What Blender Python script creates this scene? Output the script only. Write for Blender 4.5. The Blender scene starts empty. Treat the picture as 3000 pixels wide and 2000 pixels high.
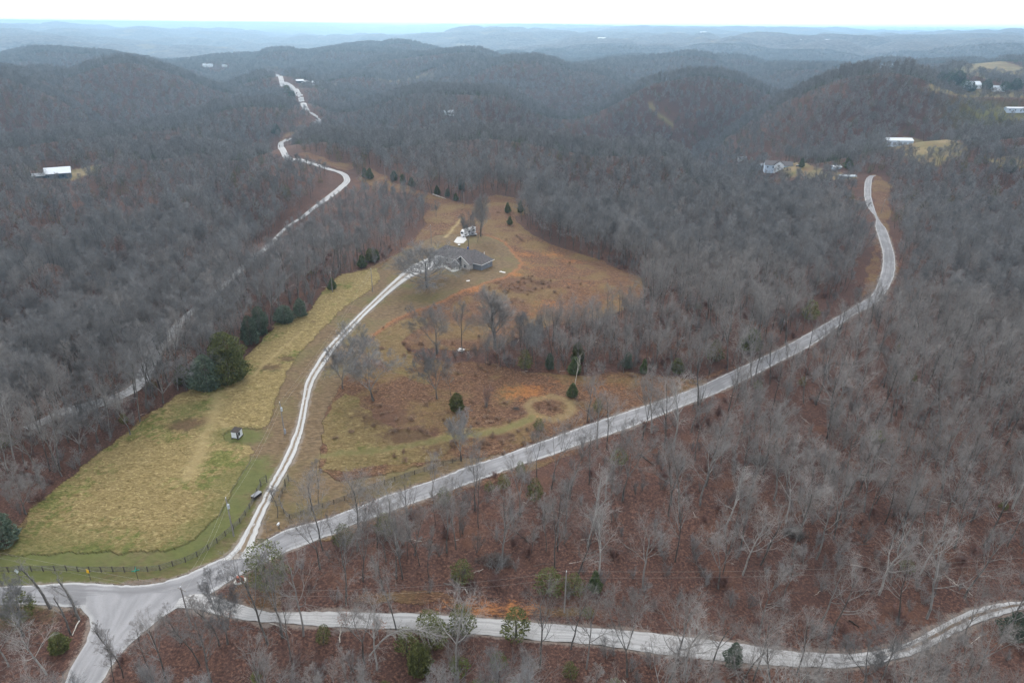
import bpy, math, random
import numpy as np
from mathutils import Vector, Matrix

R = math.radians
SC = bpy.context.scene
COL = SC.collection
rnd = random.Random(7)

# ------------------------------------------------------------------ camera
FPX = 1980.0                      # focal length in pixels of the 3000 px wide frame
PITCH, ROLL, CAMZ = R(25.0), R(0.46), 100.0
cam_d = bpy.data.cameras.new('camera')
cam_d.sensor_width = 36.0
cam_d.lens = FPX / 3000.0 * 36.0
cam_d.clip_start = 1.0
cam_d.clip_end = 200000.0
cam = bpy.data.objects.new('camera', cam_d)
COL.objects.link(cam)
CAM_R = Matrix.Rotation(math.pi / 2 - PITCH, 4, 'X') @ Matrix.Rotation(ROLL, 4, 'Z')
cam.matrix_world = Matrix.Translation((0, 0, CAMZ)) @ CAM_R
SC.camera = cam

# ------------------------------------------------------------------ world, sun, exposure
SUN_EL, SUN_AZ = R(32), R(-12)    # the sun stands behind thin cloud, up and to the left
world = bpy.data.worlds.new("World")
SC.world = world
world.use_nodes = True
wn, wl = world.node_tree.nodes, world.node_tree.links
wn.clear()
wo = wn.new('ShaderNodeOutputWorld')
bg = wn.new('ShaderNodeBackground')
sky = wn.new('ShaderNodeTexSky')
sky.sky_type = 'NISHITA'
sky.sun_disc = False
sky.sun_elevation = SUN_EL
sky.sun_rotation = SUN_AZ
sky.air_density = 1.0
sky.dust_density = 3.0
sky.ozone_density = 1.0
# a thin even cloud deck: the blue of the clear sky is mostly covered by white
cmix = wn.new('ShaderNodeMix'); cmix.data_type = 'RGBA'
tc = wn.new('ShaderNodeTexCoord')
cn = wn.new('ShaderNodeTexNoise'); cn.inputs['Scale'].default_value = 2.2; cn.inputs['Detail'].default_value = 5
cr = wn.new('ShaderNodeMapRange')
cr.inputs['From Min'].default_value = 0.3; cr.inputs['From Max'].default_value = 0.75
cr.inputs['To Min'].default_value = 0.72; cr.inputs['To Max'].default_value = 0.96
wl.new(tc.outputs['Generated'], cn.inputs['Vector'])
wl.new(cn.outputs['Fac'], cr.inputs['Value'])
wl.new(cr.outputs['Result'], cmix.inputs[0])
wl.new(sky.outputs['Color'], cmix.inputs[6])
cmix.inputs[7].default_value = (12.0, 12.4, 13.0, 1)
wl.new(cmix.outputs[2], bg.inputs['Color'])
bg.inputs['Strength'].default_value = 0.10
wl.new(bg.outputs['Background'], wo.inputs['Surface'])

sun_d = bpy.data.lights.new('sun', 'SUN')
sun_d.energy = 1.5
sun_d.angle = R(25)
sun_d.color = (1.0, 0.96, 0.9)
sun = bpy.data.objects.new('sun', sun_d)
COL.objects.link(sun)
sdir = Vector((math.sin(SUN_AZ) * math.cos(SUN_EL), math.cos(SUN_AZ) * math.cos(SUN_EL), math.sin(SUN_EL)))
sun.rotation_euler = sdir.to_track_quat('Z', 'Y').to_euler()

vs = SC.view_settings
vs.view_transform = 'Standard'
vs.look = 'None'
vs.gamma = 1.0
vs.exposure = 0.65
SC.cycles.max_bounces = 5
SC.cycles.diffuse_bounces = 2
SC.cycles.glossy_bounces = 1
SC.cycles.transmission_bounces = 1
SC.cycles.volume_bounces = 1
SC.cycles.use_denoising = True
SC.cycles.use_adaptive_sampling = True
SC.cycles.adaptive_threshold = 0.02

# ------------------------------------------------------------------ pixel -> ray (photo read at 2352 px wide)
K3 = 3000.0 / 2352.0
_M = np.array(CAM_R.to_3x3())


def ray(dx, dy):
    c = np.array([(dx * K3 - 1500.0) / FPX, -(dy * K3 - 1000.0) / FPX, -1.0])
    w = _M @ c
    return w


# ------------------------------------------------------------------ noise
def _hash(ix, iy, seed):
    h = (ix.astype(np.int64) * 374761393 + iy.astype(np.int64) * 668265263 + seed * 1442695041) & 0xffffffff
    h = ((h ^ (h >> 13)) * 1274126177) & 0xffffffff
    return ((h ^ (h >> 16)) & 0xffffff) / float(0xffffff)


def vnoise(x, y, seed=0):
    x = np.asarray(x, float); y = np.asarray(y, float)
    ix = np.floor(x); iy = np.floor(y)
    fx = x - ix; fy = y - iy
    fx = fx * fx * fx * (fx * (fx * 6 - 15) + 10); fy = fy * fy * fy * (fy * (fy * 6 - 15) + 10)
    a = _hash(ix, iy, seed); b = _hash(ix + 1, iy, seed)
    c = _hash(ix, iy + 1, seed); d = _hash(ix + 1, iy + 1, seed)
    return (a + (b - a) * fx) * (1 - fy) + (c + (d - c) * fx) * fy


def fbm(x, y, seed=0, octv=3):
    s, a, t = 0.0, 1.0, 0.0
    for o in range(octv):
        s = s + a * vnoise(x * 2 ** o + 17.3 * o, y * 2 ** o - 9.1 * o, seed + o)
        t += a; a *= 0.5
    return s / t


def sstep(x, a, b):
    t = np.clip((x - a) / (b - a), 0, 1)
    return t * t * (3 - 2 * t)


# ------------------------------------------------------------------ terrain: heights met at control points, smooth between
CAN = 14.0                        # height of the wood's canopy over the ground
_ctl = []
_calm = []


def K_(dx, dy, z, can=0):         # a seen point lying at ground height z (or canopy over it)
    w = ray(dx, dy)
    t = (z + CAN * can - CAMZ) / w[2]
    _ctl.append((math.atan2(w[0], w[1]), math.log(math.hypot(w[0], w[1]) * t), z))
    if not can: _calm.append(_ctl[-1][:2])


def C_(dx, dy, r, can=1):         # a seen point at a known distance
    w = ray(dx, dy)
    h = math.hypot(w[0], w[1])
    _ctl.append((math.atan2(w[0], w[1]), math.log(r), CAMZ + w[2] * r / h - CAN * can))


def V_(dx, dy, r, z):             # hidden ground behind a crest
    w = ray(dx, dy)
    _ctl.append((math.atan2(w[0], w[1]), math.log(r), z))


for az in (-70, -50, -35, -20, -7, 7, 20, 35, 50, 70):
    for r_ in (30, 70, 110, 160, 230):
        _ctl.append((R(az), math.log(r_), -3.0 if (az > 30 and r_ > 150) else 0.0))
for dx, dy, z in ((981, 660, 0), (1100, 600, 0), (640, 900, 0), (1260, 930, 0), (1450, 640, -2), (1000, 480, -2),
                  (820, 390, -2), (1600, 870, -1), (1900, 720, -4), (2050, 620, -5), (2000, 480, -6), (2008, 404, -4),
                  (400, 800, -3), (200, 940, -3), (560, 600, -3), (790, 418, -3), (645, 340, -4), (735, 285, -3),
                  (690, 225, 0), (640, 172, 4), (1800, 376, -14), (2060, 328, -4), (2190, 335, -2),
                  (130, 405, -20), (2300, 700, -10), (2320, 480, -12), (2300, 390, -6), (2200, 270, 0),
                  (2300, 208, 6), (2280, 262, 2), (2220, 165, 14), (2340, 170, 14), (1230, 455, -3), (710, 192, 2)):
    K_(dx, dy, z)
for dx, dy, z in ((83, 523, -2), (250, 460, -2), (433, 413, -2), (667, 383, -3), (300, 375, -22), (500, 375, -20),
                  (20, 470, -16), (450, 335, -16), (200, 340, -20), (283, 287, -8), (350, 283, -8), (500, 277, -8),
                  (640, 262, -6), (250, 600, -24), (60, 700, -24), (480, 500, -18), (60, 300, -22), (450, 245, -36), (200, 240, -38), (167, 188, -10), (300, 187, -8),
                  (480, 203, -14), (30, 200, -14), (1050, 307, -10), (1100, 307, -8), (1200, 322, -12), (1283, 350, -24), (1400, 352, -18),
                  (1517, 332, -12), (1583, 350, -14), (1667, 400, -14), (1300, 430, -14), (1450, 470, -14),
                  (1600, 500, -10), (1750, 500, -10), (1000, 215, 8), (1084, 204, 8), (1180, 213, 2), (1250, 238, -16),
                  (1100, 268, -22), (1200, 288, -40), (920, 255, -8), (880, 330, -6), (1500, 205, -2), (1570, 195, 0),
                  (1640, 213, -8), (1450, 238, -34), (1560, 285, -45), (1480, 318, -62), (1660, 335, -22),
                  (1720, 252, -58), (1760, 300, -30), (1900, 300, -8), (2000, 255, -4), (1850, 220, -30), (2100, 215, -2),
                  (1950, 350, -8), (2100, 380, -8)):
    K_(dx, dy, z, 1)
V_(1340, 300, 920, -110); V_(1440, 345, 840, -105); V_(1560, 320, 830, -85); V_(1240, 330, 860, -90)
V_(1660, 380, 640, -50); V_(560, 260, 800, -48); V_(350, 270, 800, -55); V_(60, 440, 430, -40); V_(300, 420, 460, -40); V_(520, 390, 480, -36)
V_(1100, 195, 1400, -45); V_(1300, 240, 1300, -80); V_(1500, 190, 1350, -75); V_(1620, 200, 1500, -70); V_(1000, 205, 1350, -30)
V_(300, 180, 1900, -50); V_(500, 180, 1900, -40); V_(100, 180, 1900, -50)
for dx, dy, r_ in ((1080, 148, 1800), (1230, 143, 1850), (1330, 160, 1750), (1395, 195, 1600), (1440, 238, 1350),
                   (0, 122, 2700), (130, 103, 2700), (230, 124, 2700), (330, 136, 2600), (470, 130, 2600),
                   (700, 110, 2700), (870, 99, 2900), (960, 112, 2800), (1000, 128, 2500), (820, 140, 2200),
                   (1090, 120, 2300), (1150, 135, 2250), (1568, 130, 2700), (1680, 140, 2500), (1800, 150, 2300),
                   (2000, 162, 2000), (1400, 130, 2900), (2150, 150, 2300),
                   (0, 36, 14000), (100, 35, 14000), (250, 39, 14000), (400, 43, 14000), (550, 47, 14000),
                   (0, 62, 9000), (200, 58, 9000), (380, 64, 8500), (560, 68, 8500), (650, 58, 11000), (760, 66, 11000),
                   (0, 100, 4700), (150, 95, 4800), (400, 128, 4200), (250, 100, 5600), (420, 88, 6500),
                   (1090, 70, 6500), (1130, 70, 6500), (1215, 57, 12000), (1050, 62, 14000), (1000, 88, 5500),
                   (1330, 88, 5200), (1500, 92, 4600), (1620, 98, 4200), (1760, 104, 4000), (1900, 88, 5500),
                   (1800, 82, 6500), (2100, 100, 4600), (2280, 105, 4200), (1420, 105, 4000), (1200, 100, 4800),
                   (2000, 73, 11000), (2300, 79, 11000), (1600, 66, 11000), (1760, 69, 11000)):
    C_(dx, dy, r_)
V_(130, 100, 3700, -90); V_(400, 100, 3500, -80); V_(700, 90, 3900, -80); V_(900, 90, 4200, -70); V_(1250, 130, 2600, -90)
V_(1500, 130, 3500, -70); V_(1800, 130, 3100, -80); V_(2100, 130, 3000, -50)
V_(100, 50, 11000, -60); V_(500, 50, 11000, -40); V_(1000, 60, 9000, -60)
for az in (-70, -50, -35, -20, -7, 7, 20, 35, 50, 70):
    for r_ in (25000, 60000):
        _ctl.append((R(az), math.log(r_), 20.0))
for dx_ in (1860, 1960, 2060):
    for r_ in (1350, 1500, 1650, 1800):
        w_ = ray(dx_, 160); _calm.append((math.atan2(w_[0], w_[1]), math.log(r_)))
_ctl = np.array(_ctl)
_P = np.stack([_ctl[:, 0] * 2.0, _ctl[:, 1]], 1)


def _phi(d2):
    return np.where(d2 > 0, 0.5 * d2 * np.log(d2 + 1e-20), 0.0)


_n = len(_P)
_A = np.zeros((_n + 3, _n + 3))
_d2 = ((_P[:, None] - _P[None]) ** 2).sum(2)
_A[:_n, :_n] = _phi(_d2) + np.eye(_n) * 0.002
_A[:_n, _n] = 1; _A[:_n, _n + 1:] = _P
_A[_n, :_n] = 1; _A[_n + 1:, :_n] = _P.T
# heights are fitted after scaling by distance, so that far relief does not swing the near ground
_hs = lambda v: 1.0 + np.exp(v) / 1500.0
_W = np.linalg.solve(_A, np.concatenate([_ctl[:, 2] / _hs(_ctl[:, 1]), [0, 0, 0]]))
GU = np.radians(np.linspace(-80, 80, 641)); GV = np.linspace(math.log(20), math.log(60000), 700)
GRID = np.zeros((len(GU), len(GV)))
for i, u in enumerate(GU):
    q = np.stack([np.full(len(GV), u * 2.0), GV], 1)
    d2 = ((q[:, None] - _P[None]) ** 2).sum(2)
    GRID[i] = (_phi(d2) @ _W[:_n] + _W[_n] + q @ _W[_n + 1:]) * _hs(GV)


CALM = np.zeros((len(GU), len(GV)))
for cu, cv in _calm:
    CALM = np.maximum(CALM, np.exp(-(((GU[:, None] - cu) * 2) ** 2 + (GV[None] - cv) ** 2) / 0.10 ** 2))


def height(x, y):
    x = np.asarray(x, float); y = np.asarray(y, float)
    r = np.hypot(x, y) + 1e-6
    u = np.arctan2(x, y)
    fi = (np.clip(u, GU[0], GU[-1]) - GU[0]) / (GU[1] - GU[0])
    fj = (np.clip(np.log(r), GV[0], GV[-1]) - GV[0]) / (GV[1] - GV[0])
    i = np.minimum(fi.astype(int), len(GU) - 2); j = np.minimum(fj.astype(int), len(GV) - 2)
    a = fi - i; b = fj - j
    z = (GRID[i, j] * (1 - a) + GRID[i + 1, j] * a) * (1 - b) + (GRID[i, j + 1] * (1 - a) + GRID[i + 1, j + 1] * a) * b
    z = z * (1 - sstep(np.abs(u), R(60), R(80)))
    # rounded hills cut by creases, quieter where open ground is seen
    calm = 1 - 0.8 * CALM[np.round(fi).astype(int), np.round(fj).astype(int)]
    wx = x + 160 * (vnoise(x / 700, y / 700, 31) - 0.5); wy = y + 160 * (vnoise(x / 700, y / 700, 32) - 0.5)
    b1 = np.abs(vnoise(wx / 430, wy / 430, 3) - 0.5) * 2
    b2 = np.abs(vnoise(wx / 190, wy / 190, 5) - 0.5) * 2
    b3 = np.abs(vnoise(wx / 1500, wy / 1500, 8) - 0.5) * 2
    z = z + calm * ((b1 - 0.4) * (115 * sstep(r, 430, 900) - 85 * sstep(r, 1100, 2000) + 10 * sstep(r, 2500, 6000)) + (b2 - 0.4) * 34 * sstep(r, 380, 900))
    z = z + (b3 - 0.45) * 90 * sstep(r, 3500, 9000)
    z = np.where(z > 90, 90 + 42 * np.tanh((z - 90) / 42), z)
    z = z + (fbm(x / 40, y / 40, 11, 2) - 0.5) * 1.2 * sstep(r, 60, 140)
    return z


def ground(dx, dy, zoff=0.0):
    """plan position and height of the ground seen at photo pixel (dx, dy)"""
    w = ray(dx, dy)
    h = math.hypot(w[0], w[1])
    rs = np.exp(np.linspace(math.log(40), math.log(50000), 2600))
    xs, ys = w[0] / h * rs, w[1] / h * rs
    zr = CAMZ + w[2] / h * rs
    zg = height(xs, ys) + zoff
    below = np.nonzero(zr <= zg)[0]
    if len(below) == 0:
        k = len(rs) - 1; r = rs[k]
    else:
        k = max(1, below[0])
        a0 = zr[k - 1] - zg[k - 1]; a1 = zr[k] - zg[k]
        t = a0 / (a0 - a1) if a0 != a1 else 0
        r = rs[k - 1] + (rs[k] - rs[k - 1]) * min(max(t, 0), 1)
    x, y = w[0] / h * r, w[1] / h * r
    return Vector((x, y, float(height(x, y))))


def poly_world(pts):
    return np.array([[*ground(a, b)[:2]] for a, b in pts])


def inside(x, y, poly):
    res = np.zeros(x.shape, bool)
    bb = (x > poly[:, 0].min()) & (x < poly[:, 0].max()) & (y > poly[:, 1].min()) & (y < poly[:, 1].max())
    xs, ys = x[bb], y[bb]
    r = np.zeros(xs.shape, bool)
    n = len(poly)
    for i in range(n):
        x0, y0 = poly[i]; x1, y1 = poly[(i + 1) % n]
        if y0 == y1: continue
        c = ((y0 > ys) != (y1 > ys)) & (xs < (x1 - x0) * (ys - y0) / (y1 - y0) + x0)
        r ^= c
    res[bb] = r
    return res


def dist_line(x, y, line, maxd=30.0):
    d = np.full(x.shape, 1e9)
    L = np.asarray(line)
    bb = (x > L[:, 0].min() - maxd) & (x < L[:, 0].max() + maxd) & (y > L[:, 1].min() - maxd) & (y < L[:, 1].max() + maxd)
    xs, ys = x[bb], y[bb]
    dd = np.full(xs.shape, 1e9)
    for (x0, y0), (x1, y1) in zip(L[:-1], L[1:]):
        vx, vy = x1 - x0, y1 - y0
        t = np.clip(((xs - x0) * vx + (ys - y0) * vy) / (vx * vx + vy * vy + 1e-9), 0, 1)
        dd = np.minimum(dd, np.hypot(xs - x0 - t * vx, ys - y0 - t * vy))
    d[bb] = dd
    return d


def smooth_line(P, n=6):
    """Catmull-Rom through points (k-dim)"""
    P = [np.asarray(p, float) for p in P]
    P = [2 * P[0] - P[1]] + P + [2 * P[-1] - P[-2]]
    out = []
    for i in range(1, len(P) - 2):
        for k in range(n):
            t = k / n
            a, b, c, d = P[i - 1], P[i], P[i + 1], P[i + 2]
            out.append(0.5 * ((2 * b) + (-a + c) * t + (2 * a - 5 * b + 4 * c - d) * t * t + (-a + 3 * b - 3 * c + d) * t ** 3))
    out.append(P[-2])
    return np.array(out)


# ------------------------------------------------------------------ tagging and mesh helpers
def tag(o, label=None, cat=None, group=None, kind=None):
    if label: o['label'] = label
    if cat: o['category'] = cat
    if group: o['group'] = group
    if kind: o['kind'] = kind
    return o


def link(o, parent=None):
    COL.objects.link(o)
    if parent is not None: o.parent = parent
    return o


def empty(name, loc, rz=0.0, label=None, cat=None, group=None, scale=1.0):
    o = bpy.data.objects.new(name, None)
    o.location = loc; o.rotation_euler = (0, 0, rz); o.scale = (scale,) * 3
    o.empty_display_size = 0.5
    link(o)
    return tag(o, label, cat, group)


def np_mesh(name, V, F, mats, smooth=False, mi=None):
    """F: (n,4) or (n,3) index array"""
    me = bpy.data.meshes.new(name)
    V = np.asarray(V, np.float32); F = np.asarray(F, np.int32)
    k = F.shape[1]
    me.vertices.add(len(V)); me.vertices.foreach_set('co', V.ravel())
    me.loops.add(F.size); me.loops.foreach_set('vertex_index', F.ravel())
    me.polygons.add(len(F)); me.polygons.foreach_set('loop_start', np.arange(0, F.size, k, dtype=np.int32))
    if mi is not None: me.polygons.foreach_set('material_index', np.asarray(mi, np.int32))
    me.polygons.foreach_set('use_smooth', np.full(len(F), smooth))
    for m in mats: me.materials.append(m)
    me.update(calc_edges=True)
    return me


class MB:
    """collects polygons for one mesh object"""
    def __init__(s): s.v = []; s.f = []
    def add(s, vs, fs):
        b = len(s.v); s.v += [tuple(v) for v in vs]; s.f += [tuple(b + i for i in f) for f in fs]; return s
    def box(s, x0, x1, y0, y1, z0, z1):
        return s.add([(x0, y0, z0), (x1, y0, z0), (x1, y1, z0), (x0, y1, z0), (x0, y0, z1), (x1, y0, z1), (x1, y1, z1), (x0, y1, z1)],
                     [(0, 3, 2, 1), (4, 5, 6, 7), (0, 1, 5, 4), (1, 2, 6, 5), (2, 3, 7, 6), (3, 0, 4, 7)])
    def bar(s, a, b, w, h=None):
        a, b = Vector(a), Vector(b); h = h or w
        d = (b - a).normalized(); up = Vector((0, 0, 1)) if abs(d.z) < 0.9 else Vector((0, 1, 0))
        sx = d.cross(up).normalized() * w / 2; sz = sx.normalized().cross(d).normalized() * h / 2
        vs_ = [a - sx - sz, a + sx - sz, a + sx + sz, a - sx + sz, b - sx - sz, b + sx - sz, b + sx + sz, b - sx + sz]
        return s.add(vs_, [(0, 3, 2, 1), (4, 5, 6, 7), (0, 1, 5, 4), (1, 2, 6, 5), (2, 3, 7, 6), (3, 0, 4, 7)])
    def tube(s, a, b, r0, r1=None, n=8):
        a, b = Vector(a), Vector(b); r1 = r0 if r1 is None else r1
        d = (b - a).normalized(); up = Vector((0, 0, 1)) if abs(d.z) < 0.9 else Vector((0, 1, 0))
        x = d.cross(up).normalized(); y = d.cross(x)
        vs_ = []
        for p, r in ((a, r0), (b, r1)):
            for i in range(n):
                t = 2 * math.pi * i / n
                vs_.append(p + x * math.cos(t) * r + y * math.sin(t) * r)
        fs = [(i, (i + 1) % n, n + (i + 1) % n, n + i) for i in range(n)]
        fs += [tuple(range(n - 1, -1, -1)), tuple(range(n, 2 * n))]
        return s.add(vs_, fs)
    def prism(s, pts, z0, z1):
        n = len(pts)
        vs_ = [(x, y, z0) for x, y in pts] + [(x, y, z1) for x, y in pts]
        return s.add(vs_, [(i, (i + 1) % n, n + (i + 1) % n, n + i) for i in range(n)] + [tuple(range(n - 1, -1, -1)), tuple(range(n, 2 * n))])
    def build(s, name, mat, parent=None, bevel=0.0, loc=None, label=None):
        me = bpy.data.meshes.new(name)
        me.from_pydata([tuple(v) for v in s.v], [], s.f)
        me.materials.append(mat)
        me.update()
        o = bpy.data.objects.new(name, me)
        link(o, parent)
        if loc is not None: o.location = loc
        if label: o['label'] = label
        if bevel:
            b = o.modifiers.new('bevel', 'BEVEL'); b.width = bevel; b.segments = 1; b.limit_method = 'ANGLE'
        return o


# ------------------------------------------------------------------ materials
def new_mat(name):
    m = bpy.data.materials.new(name); m.use_nodes = True
    nt = m.node_tree
    return m, nt.nodes, nt.links, nt.nodes['Principled BSDF']


def noise_mat(name, c0, c1, scale=1.0, rough=0.8, detail=4, bump=0.0, metal=0.0, per_obj=0.0, stretch=None, c2=None, bscale=None):
    m, N, L, B = new_mat(name)
    B.inputs['Roughness'].default_value = rough
    B.inputs['Metallic'].default_value = metal
    B.inputs['Specular IOR Level'].default_value = 0.25
    t = N.new('ShaderNodeTexCoord'); src = t.outputs['Object']
    if stretch:
        mp = N.new('ShaderNodeMapping'); mp.inputs['Scale'].default_value = stretch
        L.new(src, mp.inputs['Vector']); src = mp.outputs['Vector']
    n = N.new('ShaderNodeTexNoise'); n.inputs['Scale'].default_value = scale; n.inputs['Detail'].default_value = detail
    L.new(src, n.inputs['Vector'])
    r = N.new('ShaderNodeValToRGB')
    r.color_ramp.elements[0].position = 0.32; r.color_ramp.elements[0].color = (*c0, 1)
    r.color_ramp.elements[1].position = 0.68; r.color_ramp.elements[1].color = (*c1, 1)
    if c2:
        e = r.color_ramp.elements.new(0.5); e.color = (*c2, 1)
    L.new(n.outputs['Fac'], r.inputs['Fac'])
    out = r.outputs['Color']
    if per_obj:
        oi = N.new('ShaderNodeObjectInfo')
        mr = N.new('ShaderNodeMapRange'); mr.inputs['To Min'].default_value = 1 - per_obj; mr.inputs['To Max'].default_value = 1 + per_obj
        L.new(oi.outputs['Random'], mr.inputs['Value'])
        mu = N.new('ShaderNodeVectorMath'); mu.operation = 'SCALE'
        L.new(out, mu.inputs[0]); L.new(mr.outputs['Result'], mu.inputs['Scale'])
        out = mu.outputs['Vector']
    L.new(out, B.inputs['Base Color'])
    if bump:
        b = N.new('ShaderNodeBump'); b.inputs['Strength'].default_value = bump; b.inputs['Distance'].default_value = 0.1
        L.new(n.outputs['Fac'], b.inputs['Height']); L.new(b.outputs['Normal'], B.inputs['Normal'])
    return m

# ------------------------------------------------------------------ plan of the place: roads and open ground
ROADS = {}


def ribbon(name, left, right, mat_fn, zoff, sub=6, strip=None, cuts=8, label=None, pave_key=None):
    A = [np.array(ground(*p)) for p in left]
    Bp = [np.array(ground(*p)) for p in right]

    def resample(P, n):
        S = smooth_line(P, 12)
        d = np.concatenate([[0], np.cumsum(np.hypot(*(np.diff(S[:, :2], axis=0).T)))])
        s = np.linspace(0, d[-1], n)
        return np.stack([np.interp(s, d, S[:, k]) for k in range(2)], 1), d[-1]
    La = sum(np.hypot(*(b - a)[:2]) for a, b in zip(A[:-1], A[1:]))
    n = int(min(700, max(30, La / 1.2)))
    PA, _ = resample(A, n); PB, _ = resample(Bp, n)
    ROADS[name if pave_key is None else pave_key] = np.concatenate([PA, PB[::-1]])
    return make_ribbon(name, PA, PB, mat_fn, zoff, strip, cuts)


def make_ribbon(name, PA, PB, mat, zoff, strip=None, cuts=8):
    n = len(PA)
    arc = np.concatenate([[0], np.cumsum(np.hypot(*(np.diff((PA + PB) / 2, axis=0).T)))])
    jit = 0.28
    ja = (fbm(arc * 0.9, arc * 0 + 3.1, 41, 3) - 0.5) * 2 * jit
    jb = (fbm(arc * 0.9, arc * 0 + 9.1, 43, 3) - 0.5) * 2 * jit
    W = np.hypot(*(PB - PA).T)[:, None] + 1e-6
    e = (PB - PA) / W
    PA = PA + e * ja[:, None]; PB = PB + e * jb[:, None]
    us = np.linspace(0, 1, cuts + 1)
    V = []; UV = []
    for u in us:
        p = PA * (1 - u) + PB * u
        r = np.hypot(p[:, 0], p[:, 1])
        z = height(p[:, 0], p[:, 1]) + zoff + r * 0.00025 + 0.04 * (1 - (2 * u - 1) ** 2) - (0.10 if u in (0.0, 1.0) else 0)
        V.append(np.stack([p[:, 0], p[:, 1], z], 1)); UV.append(np.stack([np.full(n, u), arc], 1))
    V = np.concatenate(V); UV = np.concatenate(UV)
    F = []
    for c in range(cuts):
        i = np.arange(n - 1)
        F.append(np.stack([c * n + i, (c + 1) * n + i, (c + 1) * n + i + 1, c * n + i + 1], 1))
    F = np.concatenate(F)
    me = np_mesh(name, V, F, [mat], True)
    # keep faces up
    if me.polygons[len(F) // 2].normal.z < 0: me.flip_normals()
    a = me.attributes.new('across', 'FLOAT', 'POINT'); a.data.foreach_set('value', UV[:, 0].astype(np.float32))
    a = me.attributes.new('along', 'FLOAT', 'POINT'); a.data.foreach_set('value', UV[:, 1].astype(np.float32))
    s = np.zeros(len(V)) if strip is None else strip(UV[:, 1] / arc[-1])
    a = me.attributes.new('strip', 'FLOAT', 'POINT'); a.data.foreach_set('value', s.astype(np.float32))
    o = bpy.data.objects.new(name, me); link(o); o['kind'] = 'structure'
    return o


def road_mat(name, base, pale, edge, stripc, edge_w, wheel=1.0, patch=0.0):
    m, N, L, B = new_mat(name)
    B.inputs['Roughness'].default_value = 0.85
    B.inputs['Specular IOR Level'].default_value = 0.2

    def attr(n):
        a = N.new('ShaderNodeAttribute'); a.attribute_name = n; return a.outputs['Fac']

    def mth(op, a, b=None, c=None):
        x = N.new('ShaderNodeMath'); x.operation = op
        for i, v in enumerate((a, b, c)):
            if v is None: continue
            if isinstance(v, (int, float)): x.inputs[i].default_value = v
            else: L.new(v, x.inputs[i])
        return x.outputs[0]

    def mixc(f, a, b):
        x = N.new('ShaderNodeMix'); x.data_type = 'RGBA'
        if isinstance(f, (int, float)): x.inputs[0].default_value = f
        else: L.new(f, x.inputs[0])
        for i, v in ((6, a), (7, b)):
            if isinstance(v, tuple): x.inputs[i].default_value = (*v, 1)
            else: L.new(v, x.inputs[i])
        return x.outputs[2]

    def noise(scale, vec=None, det=4):
        x = N.new('ShaderNodeTexNoise'); x.inputs['Scale'].default_value = scale; x.inputs['Detail'].default_value = det
        L.new(vec if vec is not None else tc.outputs['Object'], x.inputs['Vector']); return x.outputs['Fac']

    def ramp(v, a, b):
        x = N.new('ShaderNodeMapRange'); x.interpolation_type = 'SMOOTHSTEP'
        x.inputs['From Min'].default_value = a; x.inputs['From Max'].default_value = b
        L.new(v, x.inputs['Value']); return x.outputs['Result']
    tc = N.new('ShaderNodeTexCoord')
    u, v, st = attr('across'), attr('along'), attr('strip')
    cv = N.new('ShaderNodeCombineXYZ'); L.new(mth('MULTIPLY', u, 9.0), cv.inputs[0]); L.new(mth('MULTIPLY', v, 0.07), cv.inputs[1])
    streak = noise(1.0, cv.outputs[0], 5)
    big = noise(0.12); fine = noise(4.0, None, 6); mid = noise(0.7)
    au = mth('ABSOLUTE', mth('SUBTRACT', u, 0.5))
    uw = mth('ADD', au, mth('MULTIPLY', mth('SUBTRACT', mid, 0.5), 0.12))
    c = mixc(ramp(streak, 0.36, 0.66), base, pale)
    c = mixc(mth('MULTIPLY', ramp(big, 0.45, 0.65), 0.55), c, pale)
    if wheel == 1.0:
        lane = mth('SUBTRACT', 1.0, ramp(mth('ABSOLUTE', mth('SUBTRACT', uw, 0.19)), 0.02, 0.11))
        c = mixc(mth('MULTIPLY', lane, mth('MULTIPLY', ramp(big, 0.3, 0.6), 0.45)), c, tuple(x * 0.72 for x in base))
    if patch:
        c = mixc(mth('MULTIPLY', ramp(noise(0.05, None, 2), 0.52, 0.56), patch), c, tuple(x * 0.8 for x in base))
    c = mixc(ramp(uw, 0.5 - edge_w - 0.03, 0.5 - edge_w + 0.05), c, edge)
    smask = mth('MULTIPLY', mth('SUBTRACT', 1.0, ramp(uw, 0.09, 0.16)), mth('MULTIPLY', st, ramp(mid, 0.15, 0.5)))
    c = mixc(smask, c, stripc)
    c = mixc(mth('MULTIPLY', ramp(fine, 0.35, 0.75), 0.16), c, (0.12, 0.11, 0.10))
    L.new(c, B.inputs['Base Color'])
    b = N.new('ShaderNodeBump'); b.inputs['Strength'].default_value = 0.35; b.inputs['Distance'].default_value = 0.05
    L.new(fine, b.inputs['Height']); L.new(b.outputs['Normal'], B.inputs['Normal'])
    return m


M_ROAD = road_mat('chip_seal_road', (0.19, 0.188, 0.195), (0.27, 0.268, 0.275), (0.36, 0.357, 0.355), (0.3, 0.22, 0.15), 0.10, patch=0.5)
M_GRAVEL = road_mat('white_gravel', (0.30, 0.295, 0.29), (0.41, 0.405, 0.40), (0.33, 0.32, 0.31), (0.12, 0.085, 0.06), 0.06)
M_DRIVE = road_mat('driveway_gravel', (0.36, 0.36, 0.35), (0.46, 0.455, 0.45), (0.36, 0.35, 0.33), (0.17, 0.13, 0.09), 0.06)
M_FARROAD = road_mat('far_road_gravel', (0.28, 0.28, 0.285), (0.38, 0.38, 0.38), (0.42, 0.415, 0.41), (0.3, 0.22, 0.15), 0.08)

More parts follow.
